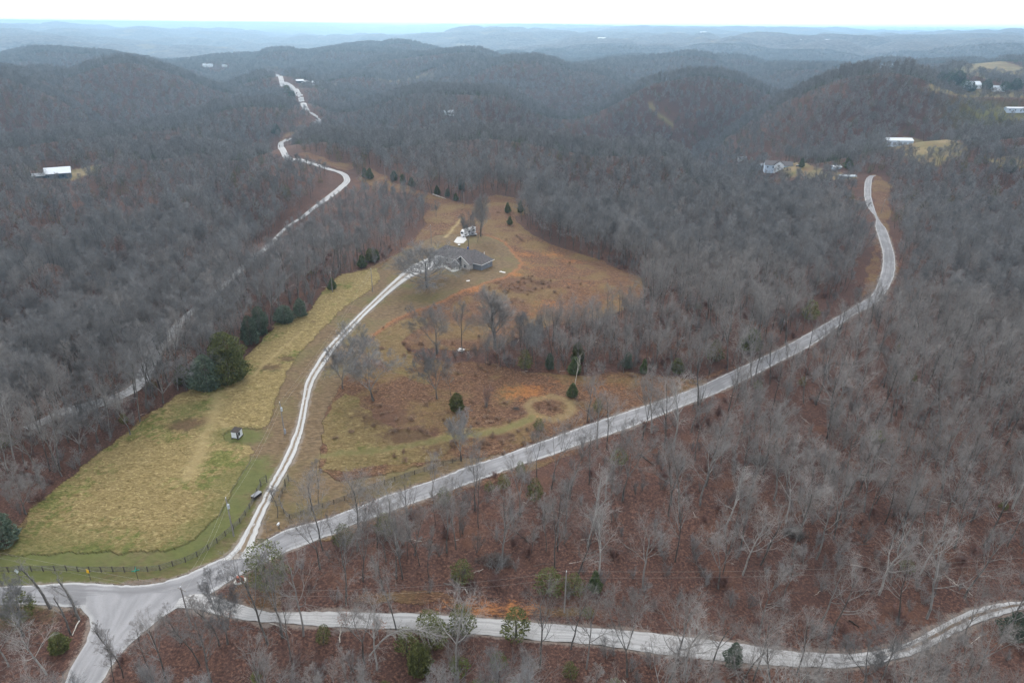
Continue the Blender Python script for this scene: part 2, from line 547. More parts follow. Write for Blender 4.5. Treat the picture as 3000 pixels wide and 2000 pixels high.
road_top = [(-40, 1349), (0, 1347), (150, 1338), (200, 1338), (317, 1343), (400, 1328), (450, 1308), (520, 1278), (583, 1255), (653, 1217), (733, 1195),
            (784, 1178), (884, 1138), (1001, 1100), (1071, 1072), (1157, 1045), (1217, 1023), (1384, 963), (1484, 930), (1568, 901),
            (1701, 843), (1801, 796), (1901, 740), (1968, 700), (2005, 673), (2025, 620), (2026, 573), (2011, 523), (2011, 500),
            (1991, 473), (1985, 433), (1989, 412), (1997, 404)]
road_bot = [(-40, 1387), (0, 1387), (67, 1387), (173, 1394), (330, 1400), (450, 1380), (500, 1352), (547, 1322), (600, 1295), (663, 1265), (767, 1225),
            (804, 1207), (874, 1182), (984, 1142), (1084, 1108), (1211, 1062), (1267, 1045), (1317, 1026), (1451, 980), (1568, 933),
            (1668, 893), (1768, 843), (1868, 790), (1951, 730), (2018, 693), (2051, 640), (2056, 600), (2048, 563), (2035, 526),
            (2030, 520), (2015, 497), (2005, 467), (2001, 433), (2004, 410), (2012, 403)]
ribbon('road', road_top, road_bot, M_ROAD, 0.05, cuts=10)
br_l = [(175, 1370), (187, 1398), (203, 1415), (208, 1438), (200, 1465), (190, 1488), (167, 1525), (147, 1568), (120, 1620)]
br_r = [(470, 1358), (413, 1392), (377, 1415), (333, 1448), (290, 1488), (257, 1528), (233, 1565), (195, 1625)]
M_SIDER = road_mat('side_road_seal', (0.21, 0.208, 0.215), (0.28, 0.277, 0.285), (0.34, 0.337, 0.335), (0.3, 0.22, 0.15), 0.06, wheel=0.35, patch=0.6)
ribbon('side_road', br_l, br_r, M_SIDER, 0.10, cuts=10)
gr_t = [(415, 1372), (460, 1362), (520, 1378), (567, 1392), (620, 1405), (683, 1405), (784, 1404), (884, 1408), (984, 1410), (1084, 1417), (1184, 1425),
        (1318, 1438), (1451, 1448), (1568, 1462), (1701, 1478), (1835, 1498), (1968, 1500), (2041, 1488), (2101, 1468), (2155, 1438),
        (2228, 1402), (2301, 1385), (2352, 1380), (2420, 1378)]
gr_b = [(400, 1396), (447, 1397), (500, 1412), (567, 1424), (667, 1432), (784, 1440), (917, 1445), (1084, 1455), (1217, 1468), (1351, 1478), (1451, 1492),
        (1568, 1507), (1701, 1522), (1868, 1532), (1951, 1532), (2035, 1520), (2118, 1495), (2168, 1468), (2235, 1435), (2301, 1412),
        (2352, 1398), (2420, 1392)]
ribbon('gravel_road', gr_t, gr_b, M_GRAVEL, 0.13, cuts=8, strip=lambda t: sstep(t, 0.72, 0.80))
dr_l = [(505, 1290), (540, 1258), (567, 1212), (597, 1155), (613, 1125), (655, 1045), (680, 983), (693, 923), (703, 876), (723, 840), (747, 803),
        (784, 763), (851, 696), (917, 633), (934, 618), (964, 601), (1005, 586)]
dr_r = [(572, 1282), (584, 1252), (593, 1218), (617, 1158), (640, 1112), (677, 1045), (697, 983), (707, 930), (720, 880), (737, 850), (760, 816),
        (784, 784), (851, 713), (917, 656), (951, 634), (985, 622), (1030, 612)]
ribbon('driveway', dr_l, dr_r, M_DRIVE, 0.115, cuts=12, strip=lambda t: 1 - sstep(t, 0.86, 0.93))

hid = [(60, 985), (150, 945), (200, 934), (270, 912), (322, 880), (345, 830), (372, 790), (430, 725), (500, 668), (570, 602), (640, 540), (700, 495), (760, 450),
       (790, 425), (797, 412), (784, 398), (740, 384), (690, 368), (652, 350), (645, 336), (660, 322), (700, 305), (727, 293), (738, 280),
       (722, 264), (700, 247), (692, 230), (684, 215), (672, 203), (655, 190), (645, 180), (638, 172)]
HP = smooth_line([np.array(ground(*p))[:2] for p in hid], 16)
_d = np.concatenate([[0], np.cumsum(np.hypot(*(np.diff(HP, axis=0).T)))])
_s = np.linspace(0, _d[-1], int(_d[-1] / 2.5))
HP = np.stack([np.interp(_s, _d, HP[:, 0]), np.interp(_s, _d, HP[:, 1])], 1)
_t = np.gradient(HP, axis=0); _t /= np.hypot(*_t.T)[:, None]
_nrm = np.stack([-_t[:, 1], _t[:, 0]], 1)
_w = (2.2 + 2.3 * sstep(np.hypot(*HP.T), 500, 1200))[:, None]
make_ribbon('back_road', HP + _nrm * _w, HP - _nrm * _w, M_FARROAD, 0.12, cuts=4)
ROADS['back_road'] = np.concatenate([HP + _nrm * _w, (HP - _nrm * _w)[::-1]])

# far tracks and pads of gravel or bare earth, each as a strip of plan points with a half width
TRACKS = {}


def track_line(pts, n=8): return smooth_line([np.array(ground(*p))[:2] for p in pts], n)


OPEN_MAIN = [(-60, 1345), (-60, 1285), (20, 1268), (75, 1170), (170, 1090), (230, 1036), (287, 1000), (343, 953), (410, 906), (447, 893), (520, 872), (580, 806),
             (620, 763), (633, 743), (707, 723), (750, 663), (784, 633), (814, 622), (867, 610), (927, 573), (964, 543), (981, 520), (971, 500), (984, 475),
             (960, 452), (900, 440), (850, 425), (826, 412), (833, 396), (860, 400), (905, 418), (950, 432), (997, 447), (1030, 458), (1067, 470), (1100, 462), (1134, 450),
             (1201, 456), (1217, 483), (1190, 500), (1200, 523), (1251, 556), (1317, 580), (1384, 600), (1434, 623), (1477, 640), (1484, 656),
             (1467, 690), (1417, 716), (1351, 736), (1251, 752), (1200, 770), (1130, 800), (1060, 806), (960, 800), (925, 810), (960, 825), (1060, 832), (1117, 838),
             (1184, 853), (1351, 860), (1568, 863), (1612, 868), (1600, 885), (1568, 899), (1484, 928), (1384, 960), (1217, 1020), (1157, 1042), (1001, 1096),
             (784, 1174), (653, 1213), (583, 1250), (520, 1274), (450, 1304), (400, 1324), (317, 1338), (150, 1334)]
MEADOW = [(20, 1273), (100, 1270), (167, 1268), (333, 1268), (400, 1259), (447, 1238), (483, 1205), (513, 1162), (547, 1105), (580, 1045), (587, 1043),
          (567, 1020), (520, 1013), (510, 1000), (533, 986), (600, 983), (620, 973), (633, 923), (660, 856), (683, 816), (784, 710), (851, 666),
          (874, 640), (867, 615), (784, 630), (750, 660), (707, 720), (633, 741), (620, 760), (580, 804), (520, 870), (447, 890), (410, 906), (343, 953),
          (287, 1000), (230, 1036), (170, 1090), (75, 1170)]
LAWN = [(-60, 1345), (-60, 1283), (20, 1275), (167, 1268), (333, 1268), (400, 1259), (447, 1238), (483, 1205), (513, 1162), (547, 1105), (580, 1045), (587, 1043),
        (567, 1020), (520, 1013), (510, 1000), (533, 986), (600, 983), (620, 973), (633, 923), (660, 856), (683, 816), (784, 710), (851, 666),
        (874, 640), (867, 623), (897, 590), (967, 556), (1000, 540), (1060, 537), (1117, 540), (1157, 556), (1184, 586), (1197, 603), (1184, 620), (1157, 636),
        (1101, 653), (1051, 670), (1017, 690), (951, 713), (901, 736), (861, 766), (834, 800), (790, 870), (768, 916), (750, 940), (735, 1045),
        (731, 1080), (784, 1105), (880, 1090), (1000, 1060), (1157, 1042), (1001, 1096), (784, 1174), (653, 1213), (583, 1250), (520, 1274), (450, 1304), (400, 1324),
        (317, 1338), (150, 1334)]
VERGES = [[(2003, 402), (2016, 400), (2048, 424), (2044, 480), (2048, 535), (2052, 575), (2060, 610), (2068, 620), (2058, 640), (2050, 600), (2035, 526), (2010, 490), (2001, 433)],
          [(2016, 520), (2022, 570), (2024, 620), (2004, 673), (1985, 690), (1985, 650), (2004, 600)],
          [(1560, 905), (1700, 842), (1700, 838), (1560, 888)],
          [(660, 305), (680, 285), (700, 275), (704, 288), (680, 306), (652, 324), (644, 322)],
          [(680, 356), (695, 350), (760, 372), (812, 374), (815, 382), (798, 392), (740, 378)],
          [(831, 398), (838, 385), (870, 398), (905, 418), (860, 412)],
          [(700, 1245), (790, 1212), (880, 1182), (1000, 1142), (1110, 1104), (1265, 1050), (1320, 1032), (1330, 1045), (1200, 1085), (1050, 1140), (900, 1195), (760, 1250)],
          [(790, 1395), (1000, 1398), (1200, 1415), (1330, 1432), (1330, 1408), (1200, 1392), (1000, 1372), (820, 1370)],
          [(500, 1362), (545, 1330), (600, 1300), (640, 1330), (640, 1395), (560, 1380)]]
CLEAR = [[(1770, 392), (1760, 376), (1790, 370), (1860, 380), (1930, 396), (1970, 408), (1950, 412), (1900, 412), (1850, 408), (1800, 402)],
         [(2038, 338), (2080, 314), (2120, 322), (2220, 342), (2215, 356), (2150, 385), (2085, 366), (2070, 345), (2035, 343)],
         [(2090, 150), (2170, 147), (2352, 155), (2352, 178), (2280, 180), (2225, 177), (2150, 172), (2100, 168)],
         [(2130, 208), (2210, 202), (2352, 212), (2352, 226), (2260, 222), (2150, 216)],
         [(2215, 250), (2352, 248), (2410, 252), (2410, 280), (2352, 282), (2260, 275)],
         [(2265, 362), (2310, 352), (2352, 356), (2352, 385), (2290, 380)],
         [(95, 402), (90, 392), (160, 390), (215, 380), (240, 376), (235, 388), (190, 405), (165, 415), (110, 413)],
         [(560, 153), (650, 152), (650, 156), (560, 157)],
         [(690, 188), (760, 193), (810, 199), (800, 203), (760, 200), (690, 196)],
         [(860, 183), (930, 176), (1000, 170), (1000, 176), (985, 182), (940, 184)],
         [(1488, 234), (1496, 234), (1506, 252), (1530, 272), (1556, 290), (1550, 291), (1522, 274), (1492, 254)],
         [(1360, 88), (1460, 86), (1460, 90), (1370, 92)], [(1620, 97), (1700, 94), (1700, 98), (1630, 101)]]
OPENP = poly_world(OPEN_MAIN); MEADP = poly_world(MEADOW); LAWNP = poly_world(LAWN)
VERGP = [poly_world(p) for p in VERGES]; CLEARP = [poly_world(p) for p in CLEAR]

TRK = [(track_line([(502, 905), (498, 930), (490, 960), (470, 1000), (455, 1050), (430, 1100)]), 1.7),
       (track_line([(500, 968), (530, 985), (560, 1000)]), 0.8),
       (track_line([(690, 765), (650, 800), (610, 835), (570, 870), (520, 900)]), 0.6),
       (track_line([(1062, 500), (1045, 520), (1035, 533), (1025, 545)]), 1.0)]
GTRK = [(track_line([(1222, 958), (1190, 975), (1150, 988), (1100, 997), (1050, 1003), (1000, 1012), (950, 1022), (900, 1030), (850, 1036), (790, 1042), (745, 1048)]), 1.5)]
RC = ground(1264, 936)
HOUSEC = ground(1075, 600)


def forest_mask(x, y):
    """1 where wood may stand"""
    m = np.ones(x.shape, bool)
    wx = x + (fbm(x / 6, y / 6, 61, 2) - 0.5) * 4; wy = y + (fbm(x / 6, y / 6, 62, 2) - 0.5) * 4
    m &= ~inside(wx, wy, OPENP)
    for p in VERGP + CLEARP: m &= ~inside(wx, wy, p)
    for k, p in ROADS.items(): m &= ~inside(x, y, p)
    return m


# ------------------------------------------------------------------ the ground sheet: fine ahead of the camera, coarse behind it
def build_ground():
    az = np.concatenate([np.linspace(-180, -75, 15)[:-1], np.linspace(-75, -48, 40)[:-1], np.linspace(-48, 48, 1000), np.linspace(48, 75, 40)[1:], np.linspace(75, 180, 15)[1:]])
    az = np.radians(az)
    rr = np.concatenate([[2, 20, 45, 62], np.exp(np.linspace(math.log(72), math.log(620), 600))[:], np.exp(np.linspace(math.log(620), math.log(6000), 480))[1:],
                         np.exp(np.linspace(math.log(6000), math.log(48000), 150))[1:]])
    A, Rr = np.meshgrid(az, rr, indexing='ij')
    x = (np.sin(A) * Rr); y = (np.cos(A) * Rr)
    shp = x.shape
    x = x.ravel(); y = y.ravel(); r = Rr.ravel()
    z = height(x, y)
    wx = x + (fbm(x / 3, y / 3, 71, 2) - 0.5) * 1.6; wy = y + (fbm(x / 3, y / 3, 72, 2) - 0.5) * 1.6
    wx2 = x + (fbm(x / 12, y / 12, 73, 3) - 0.5) * 7; wy2 = y + (fbm(x / 12, y / 12, 74, 3) - 0.5) * 7
    near = r < 900
    m1 = np.zeros((len(x), 4), np.float32); m2 = np.zeros((len(x), 4), np.float32)
    op = inside(wx2, wy2, OPENP)
    me = inside(wx, wy, MEADP); la = inside(wx, wy, LAWNP)
    m1[:, 0] = me; m1[:, 1] = la & ~me
    f2 = inside(wx2, wy2, poly_world([(740, 1060), (752, 935), (800, 905), (850, 950), (900, 985), (1000, 1000), (1120, 990), (1060, 1022), (1000, 1048), (900, 1066), (800, 1088), (735, 1080)]))
    f3 = inside(wx2, wy2, poly_world([(840, 800), (870, 765), (960, 722), (985, 740), (930, 790), (920, 815), (990, 850), (980, 880), (900, 850)]))
    m1[:, 0] = np.maximum(m1[:, 0], (f2 & ~la) * 0.75 + (f3 & ~la & ~f2) * 0.5)
    brush = op & ~me & ~la
    m1[:, 3] = brush
    for i, p in enumerate(VERGP): m1[:, 3] = np.maximum(m1[:, 3], inside(wx2, wy2, p) * 0.8)
    far = np.zeros(len(x))
    for p in CLEARP: far = np.maximum(far, inside(wx2, wy2, p))
    m2[:, 1] = far

    def blob(dx, dy, rad, st=1.0, ex=1.0):
        c = ground(dx, dy)
        d = np.hypot((x - c.x) / ex, y - c.y) / rad
        return st * np.exp(-d ** 2 * 1.4)
    # orange broomsedge
    for dx, dy, rad, st in ((1085, 663, 7, 1.), (1060, 672, 4, .8), (1182, 630, 5, 1), (1205, 585, 9, .8), (1210, 605, 7, .7), (1270, 585, 10, .8), (1310, 600, 9, .8), (1260, 700, 9, .8), (1240, 720, 8, .6),
                            (1180, 905, 7, .9), (1215, 900, 8, 1), (1235, 893, 5, .8), (1165, 893, 5, .7), (1235, 955, 2, .8), (1375, 895, 7, .7), (1350, 880, 8, .5), (1440, 640, 6, .6), (1435, 700, 6, .6),
                            (1560, 880, 8, .6), (1100, 630, 3, .3), (1450, 880, 10, .5), (1150, 560, 4, .4), (1225, 530, 9, .45), (1000, 880, 9, .35), (980, 850, 6, .4),
                            (1100, 1396, 5, .9), (1180, 1405, 5, .9), (1010, 1395, 6, .5), (1215, 1400, 4, .8), (1320, 640, 12, .35), (1130, 720, 10, .4), (1500, 885, 9, .5), (1190, 655, 6, .5), (1230, 620, 20, .55), (1340, 660, 22, .5), (1300, 620, 18, .5), (1400, 680, 14, .5), (1150, 760, 14, .45), (1050, 870, 10, .4), (1300, 880, 14, .5), (1420, 885, 14, .5)):
        m1[:, 2] = np.maximum(m1[:, 2], blob(dx, dy, rad, st, 1.3))
    m1[:, 2] *= ~la | (r < 0)
    # brown leafy edge of the mown lawn round the house
    edge = dist_line(wx, wy, track_line([(861, 768), (901, 738), (951, 715), (1017, 692), (1051, 672), (1101, 655), (1157, 637), (1184, 621), (1198, 603), (1184, 586), (1157, 556), (1117, 540)]))
    m2[:, 3] = np.exp(-(edge / 0.9) ** 2)
    # greener grass
    for dx, dy, rad, st in ((30, 1310, 22, .9), (150, 1305, 20, .8), (260, 1300, 18, .7), (370, 1290, 14, .7), (440, 1262, 9, .9), (490, 1215, 8, 1), (525, 1165, 8, .9), (560, 1105, 10, 1), (585, 1065, 6, .8), (560, 1003, 7, .9), (535, 1000, 7, .9),
                            (655, 920, 9, .4), (700, 820, 9, .4), (800, 730, 10, .5), (860, 690, 9, .6), (905, 660, 8, .5), (935, 655, 6, .6),
                            (440, 940, 8, .8), (470, 985, 5, .6), (410, 960, 6, .7), (1100, 540, 5, .3), (760, 1080, 9, .4), (830, 1050, 12, .5), (920, 1050, 10, .4), (780, 1000, 9, .3),
                            (860, 800, 8, .5), (900, 775, 7, .5), (620, 850, 6, .5), (580, 890, 5, .5), (1060, 500, 8, .35), (700, 380, 14, .4), (1820, 400, 14, .7), (2270, 266, 60, .8), (2200, 160, 140, .5), (2120, 350, 30, .5), (160, 402, 10, .5)):
        m2[:, 0] = np.maximum(m2[:, 0], blob(dx, dy, rad, st, 1.4))
    for ln, w in TRK:
        d = dist_line(wx, wy, ln); m2[:, 2] = np.maximum(m2[:, 2], np.exp(-(d / w) ** 2))
    for ln, w in GTRK:
        d = dist_line(wx, wy, ln); m2[:, 2] = np.maximum(m2[:, 2], 0.75 * np.exp(-(d / w) ** 4)); m2[:, 0] = np.maximum(m2[:, 0], 0.75 * np.exp(-(d / w / 1.1) ** 4))
    rd = np.hypot(wx - RC.x, wy - RC.y)
    ring = np.exp(-((rd - 6.3) / 1.5) ** 4)
    m2[:, 2] = np.maximum(m2[:, 2], 0.6 * ring); m2[:, 0] = np.maximum(m2[:, 0], 0.35 * ring)
    # dark red-brown thicket ground patches (blackberry, sumac)
    dark = np.zeros(len(x))
    for dx, dy, rad, st in ((430, 975, 6, .8), (470, 965, 4, .6), (620, 845, 5, .7), (660, 825, 4, .7), (890, 960, 12, .7), (940, 1000, 9, .8), (830, 940, 7, .5), (1264, 936, 3.4, .7), (960, 850, 5, .7), (880, 640, 3, .0), (1200, 665, 7, .9), (1240, 650, 7, .8), (1180, 690, 6, .6),
                            (900, 880, 10, .4), (1000, 1030, 8, .6), (1080, 1000, 6, .7), (1150, 1000, 5, .7), (1190, 945, 3, .8), (680, 930, 3, .4), (800, 690, 4, .4), (720, 740, 3, .5), (840, 640, 3, .4)):
        dark = np.maximum(dark, blob(dx, dy, rad, st, 1.5))
    ca = np.zeros(len(x)) + sstep(r, 3300, 3900) * (1 - far)
    # the ground lies a little lower under each road
    for p in ROADS.values(): z = z - 0.16 * inside(x, y, p)
    z = z + 12.0 * ca + (fbm(x / 14, y / 14, 91, 2) - 0.5) * 7 * ca
    z = z - (x * x + y * y) / (2 * 6371000.0) * 0.5
    # tall grass stands in low swells
    z = z + me * ((fbm(x / 1.3, y / 1.3, 55, 2) - 0.4) * 0.35 + 0.15) * (r < 500)
    z = z + brush * (fbm(x / 1.6, y / 1.6, 56, 2) - 0.4) * 0.6 * (r < 500)
    na, nr = shp
    I, J = np.meshgrid(np.arange(na - 1), np.arange(nr - 1), indexing='ij')
    I = I.ravel(); J = J.ravel()
    F = np.stack([I * nr + J, (I + 1) * nr + J, (I + 1) * nr + J + 1, I * nr + J + 1], 1)[:, ::-1]
    mesh = np_mesh('ground', np.stack([x, y, z], 1), F, [ground_mat()], True)
    if mesh.polygons[len(F) // 2].normal.z < 0: mesh.flip_normals()
    for nme, d in (('ma', m1), ('mb', m2)):
        a = mesh.attributes.new(nme, 'FLOAT_COLOR', 'POINT'); a.data.foreach_set('color', d.ravel())
    sh = np.zeros(len(x)); nr_ = np.nonzero((r > 60) & (r < 480) & (np.abs(A.ravel()) < R(50)))[0]
    for kname, p in ROADS.items():
        q = np.concatenate([p[::4], p[:1]])
        sh[nr_] = np.maximum(sh[nr_], np.exp(-(dist_line(wx[nr_], wy[nr_], q, 5) / 0.9) ** 2))
    mc = np.zeros((len(x), 4), np.float32); mc[:, 3] = sh; mc[:, 0] = ca; mc[:, 1] = dark * (~la | (r < 0)); mc[:, 2] = op
    a = mesh.attributes.new('mc', 'FLOAT_COLOR', 'POINT'); a.data.foreach_set('color', mc.ravel())
    o = bpy.data.objects.new('ground', mesh); link(o); o['kind'] = 'structure'
    return o


def ground_mat():
    m, N, L, B = new_mat('ground')
    B.inputs['Roughness'].default_value = 0.95
    B.inputs['Specular IOR Level'].default_value = 0.1
    tc = N.new('ShaderNodeTexCoord'); P = tc.outputs['Object']

    def noise(scale, det=4, vec=None, rough=0.5, dist=0.0):
        x = N.new('ShaderNodeTexNoise'); x.inputs['Scale'].default_value = scale; x.inputs['Detail'].default_value = det
        x.inputs['Roughness'].default_value = rough; x.inputs['Distortion'].default_value = dist
        L.new(vec if vec is not None else P, x.inputs['Vector']); return x.outputs['Fac']

    def ramp(v, stops):
        x = N.new('ShaderNodeValToRGB')
        while len(x.color_ramp.elements) < len(stops): x.color_ramp.elements.new(0.5)
        for e, (p, c) in zip(x.color_ramp.elements, stops): e.position = p; e.color = (*c, 1)
        L.new(v, x.inputs['Fac']); return x.outputs['Color']

    def sr(v, a, b):
        x = N.new('ShaderNodeMapRange'); x.interpolation_type = 'SMOOTHSTEP'
        x.inputs['From Min'].default_value = a; x.inputs['From Max'].default_value = b
        L.new(v, x.inputs['Value']); return x.outputs['Result']

    def mth(op, a, b=None):
        x = N.new('ShaderNodeMath'); x.operation = op
        for i, v in enumerate((a, b)):
            if v is None: continue
            if isinstance(v, (int, float)): x.inputs[i].default_value = v
            else: L.new(v, x.inputs[i])
        return x.outputs[0]

    def mix(f, a, b):
        x = N.new('ShaderNodeMix'); x.data_type = 'RGBA'
        if isinstance(f, (int, float)): x.inputs[0].default_value = f
        else: L.new(f, x.inputs[0])
        for i, v in ((6, a), (7, b)):
            if isinstance(v, tuple): x.inputs[i].default_value = (*v, 1)
            else: L.new(v, x.inputs[i])
        return x.outputs[2]

    def chans(name):
        a = N.new('ShaderNodeAttribute'); a.attribute_name = name
        s = N.new('ShaderNodeSeparateColor'); L.new(a.outputs['Color'], s.inputs['Color'])
        return s.outputs['Red'], s.outputs['Green'], s.outputs['Blue'], a.outputs['Alpha']
    meadow, lawn, orange, brush = chans('ma')
    green, pasture, trk, rim = chans('mb')
    canopy, dark, openm, shoulder = chans('mc')
    # wavy combed grass: noise drawn out along the lay of the grass and warped
    mp = N.new('ShaderNodeMapping'); mp.inputs['Rotation'].default_value = (0, 0, R(-28)); mp.inputs['Scale'].default_value = (0.6, 1.5, 1)
    L.new(P, mp.inputs['Vector'])
    comb = noise(0.95, 7, mp.outputs['Vector'], 0.68, 1.9)
    comb2 = noise(2.2, 5, mp.outputs['Vector'], 0.6, 1.0)
    fine = noise(1.9, 8, None, 0.78)
    mid = noise(0.55, 5, None, 0.6, 0.5)
    big = noise(0.06, 4, None, 0.55, 0.3)
    big2 = noise(0.022, 3)
    # leaf litter of the wood floor
    litter = ramp(fine, [(0.36, (0.022, 0.015, 0.013)), (0.47, (0.062, 0.035, 0.029)), (0.55, (0.100, 0.054, 0.042)), (0.68, (0.23, 0.135, 0.10))])
    litter = mix(mth('MULTIPLY', sr(mid, 0.45, 0.7), 0.6), litter, (0.062, 0.038, 0.033))
    litter = mix(mth('MULTIPLY', sr(big, 0.52, 0.7), 0.35), litter, mix(fine, (0.075, 0.036, 0.024), (0.24, 0.12, 0.07)))
    litter = mix(mth('MULTIPLY', sr(big2, 0.45, 0.65), 0.35), litter, (0.055, 0.035, 0.032))
    # meadow
    straw = ramp(comb, [(0.30, (0.085, 0.066, 0.024)), (0.43, (0.165, 0.122, 0.052)), (0.55, (0.265, 0.205, 0.093)), (0.68, (0.46, 0.37, 0.19))])
    olive = ramp(comb, [(0.32, (0.045, 0.052, 0.014)), (0.50, (0.125, 0.130, 0.038)), (0.66, (0.28, 0.26, 0.10))])
    md = mix(sr(mth('ADD', big, mth('MULTIPLY', mth('SUBTRACT', mid, 0.5), 0.7)), 0.53, 0.69), straw, olive)
    md = mix(mth('MULTIPLY', sr(comb2, 0.55, 0.75), 0.35), md, (0.10, 0.075, 0.035))
    # brush / old field
    br = ramp(comb2, [(0.30, (0.036, 0.021, 0.015)), (0.45, (0.090, 0.048, 0.032)), (0.56, (0.160, 0.090, 0.054)), (0.68, (0.32, 0.20, 0.12))])
    br = mix(mth('MULTIPLY', sr(big, 0.46, 0.62), 0.38), br, mix(comb, (0.16, 0.12, 0.045), (0.24, 0.19, 0.08)))
    br = mix(mth('MULTIPLY', sr(mid, 0.5, 0.7), 0.5), br, (0.105, 0.058, 0.040))
    # lawn: cut short, brown with green showing through
    lw = ramp(noise(1.1, 5, mp.outputs['Vector'], 0.6, 0.4), [(0.34, (0.080, 0.057, 0.034)), (0.52, (0.135, 0.094, 0.056)), (0.7, (0.185, 0.134, 0.082))])
    lw = mix(mth('MULTIPLY', sr(big, 0.45, 0.65), 0.35), lw, mix(mid, (0.085, 0.095, 0.03), (0.14, 0.135, 0.05)))
    lw = mix(mth('MULTIPLY', sr(fine, 0.6, 0.75), 0.4), lw, (0.30, 0.20, 0.12))
    gcol = mix(mid, (0.050, 0.074, 0.020), (0.115, 0.130, 0.042))
    past = ramp(noise(0.05, 5), [(0.35, (0.150, 0.092, 0.055)), (0.5, (0.140, 0.118, 0.058)), (0.65, (0.20, 0.15, 0.085))])
    ogc = mix(comb2, (0.22, 0.085, 0.028), (0.46, 0.20, 0.075))
    can = ramp(noise(0.055, 6, None, 0.75), [(0.34, (0.042, 0.038, 0.040)), (0.5, (0.095, 0.086, 0.086)), (0.66, (0.17, 0.155, 0.15))])
    can = mix(mth('MULTIPLY', sr(noise(0.004, 4), 0.6, 0.68), 0.6), can, (0.20, 0.165, 0.11))
    c = litter
    c = mix(pasture, c, past)
    c = mix(brush, c, br)
    c = mix(lawn, c, lw)
    c = mix(meadow, c, md)
    c = mix(mth('MULTIPLY', sr(mth('ADD', mth('MULTIPLY', orange, 0.8), mth('ADD', mth('MULTIPLY', mth('SUBTRACT', mid, 0.5), 1.3), mth('MULTIPLY', mth('SUBTRACT', comb2, 0.5), 1.6))), 0.42, 0.85), 0.75), c, ogc)
    c = mix(mth('MULTIPLY', sr(mth('ADD', dark, mth('MULTIPLY', mth('SUBTRACT', mid, 0.5), 0.9)), 0.35, 0.7), 0.75), c, mix(comb2, (0.05, 0.028, 0.02), (0.15, 0.085, 0.06)))
    c = mix(mth('MULTIPLY', trk, 0.7), c, mix(comb, (0.24, 0.18, 0.08), (0.40, 0.32, 0.17)))
    c = mix(mth('MULTIPLY', sr(mth('ADD', green, mth('MULTIPLY', mth('SUBTRACT', mid, 0.5), 0.8)), 0.3, 0.85), mth('ADD', mth('MULTIPLY', lawn, 0.25), 0.5)), c, gcol)
    c = mix(mth('MULTIPLY', rim, 0.8), c, (0.26, 0.12, 0.06))
    c = mix(mth('MULTIPLY', sr(mth('ADD', shoulder, mth('MULTIPLY', mth('SUBTRACT', fine, 0.5), 2.2)), 0.35, 0.95), 0.6), c, mix(mid, (0.15, 0.115, 0.09), (0.30, 0.275, 0.25)))
    c = mix(canopy, c, can)
    wood = mth('SUBTRACT', 1.0, mth('ADD', openm, 0.0))
    L.new(c, B.inputs['Base Color'])
    hgt = mth('ADD', mth('MULTIPLY', comb, mth('ADD', mth('MULTIPLY', meadow, 0.5), mth('MULTIPLY', brush, 0.35))), mth('MULTIPLY', fine, 0.06))
    hgt = mth('ADD', hgt, mth('MULTIPLY', comb2, mth('MULTIPLY', mth('ADD', meadow, brush), 0.22)))
    b = N.new('ShaderNodeBump'); b.inputs['Strength'].default_value = 1.0; b.inputs['Distance'].default_value = 1.0
    L.new(hgt, b.inputs['Height'])
    b2 = N.new('ShaderNodeBump'); b2.inputs['Distance'].default_value = 9.0
    L.new(canopy, b2.inputs['Strength'])
    L.new(noise(0.055, 6, None, 0.75), b2.inputs['Height']); L.new(b.outputs['Normal'], b2.inputs['Normal'])
    L.new(b2.outputs['Normal'], B.inputs['Normal'])
    return m


build_ground()

# ------------------------------------------------------------------ trees: bare broadleaf trees grown limb by limb
M_BARK = noise_mat('bark', (0.050, 0.046, 0.043), (0.14, 0.132, 0.122), 3.0, 0.9, per_obj=0.25, stretch=(1, 1, 0.25))
M_TWIG = noise_mat('twig', (0.150, 0.138, 0.130), (0.250, 0.235, 0.222), 0.6, 0.9, per_obj=0.22)
M_TWIG_DENSE = noise_mat('grey_twig', (0.105, 0.104, 0.104), (0.215, 0.211, 0.210), 0.5, 0.9, per_obj=0.25)
M_MIDBARK = noise_mat('grey_bark', (0.12, 0.115, 0.11), (0.26, 0.25, 0.235), 2.0, 0.9, per_obj=0.2, stretch=(1, 1, 0.3))
M_TWIG_PALE = noise_mat('pale_twig', (0.20, 0.19, 0.18), (0.32, 0.305, 0.29), 0.6, 0.9, per_obj=0.2)
M_PALE = noise_mat('pale_bark', (0.18, 0.175, 0.165), (0.36, 0.35, 0.33), 2.0, 0.85, per_obj=0.12, stretch=(1, 1, 0.4))
M_REDTWIG = noise_mat('red_twig', (0.10, 0.055, 0.048), (0.19, 0.115, 0.10), 1.0, 0.9, per_obj=0.2)
M_DEAD = noise_mat('dead_wood', (0.30, 0.27, 0.23), (0.55, 0.51, 0.46), 3.0, 0.85, stretch=(1, 1, 0.3))


def foliage_mat(name, c0, c1, c2):
    m = noise_mat(name, c0, c2, 1.3, 0.85, 5, per_obj=0.22, c2=c1)
    return m


M_CEDAR = foliage_mat('cedar_foliage', (0.028, 0.044, 0.020), (0.065, 0.092, 0.038), (0.13, 0.155, 0.065))
M_CEDAR_B = foliage_mat('blue_cedar_foliage', (0.034, 0.052, 0.038), (0.075, 0.105, 0.074), (0.14, 0.17, 0.12))
M_CEDAR_O = foliage_mat('olive_cedar_foliage', (0.036, 0.044, 0.014), (0.085, 0.095, 0.030), (0.16, 0.165, 0.06))
M_HONEY = foliage_mat('green_leaves', (0.03, 0.045, 0.01), (0.075, 0.10, 0.022), (0.13, 0.16, 0.045))
M_OAKLEAF = noise_mat('dry_leaves', (0.16, 0.062, 0.035), (0.30, 0.13, 0.07), 4.0, 0.8, per_obj=0.2)


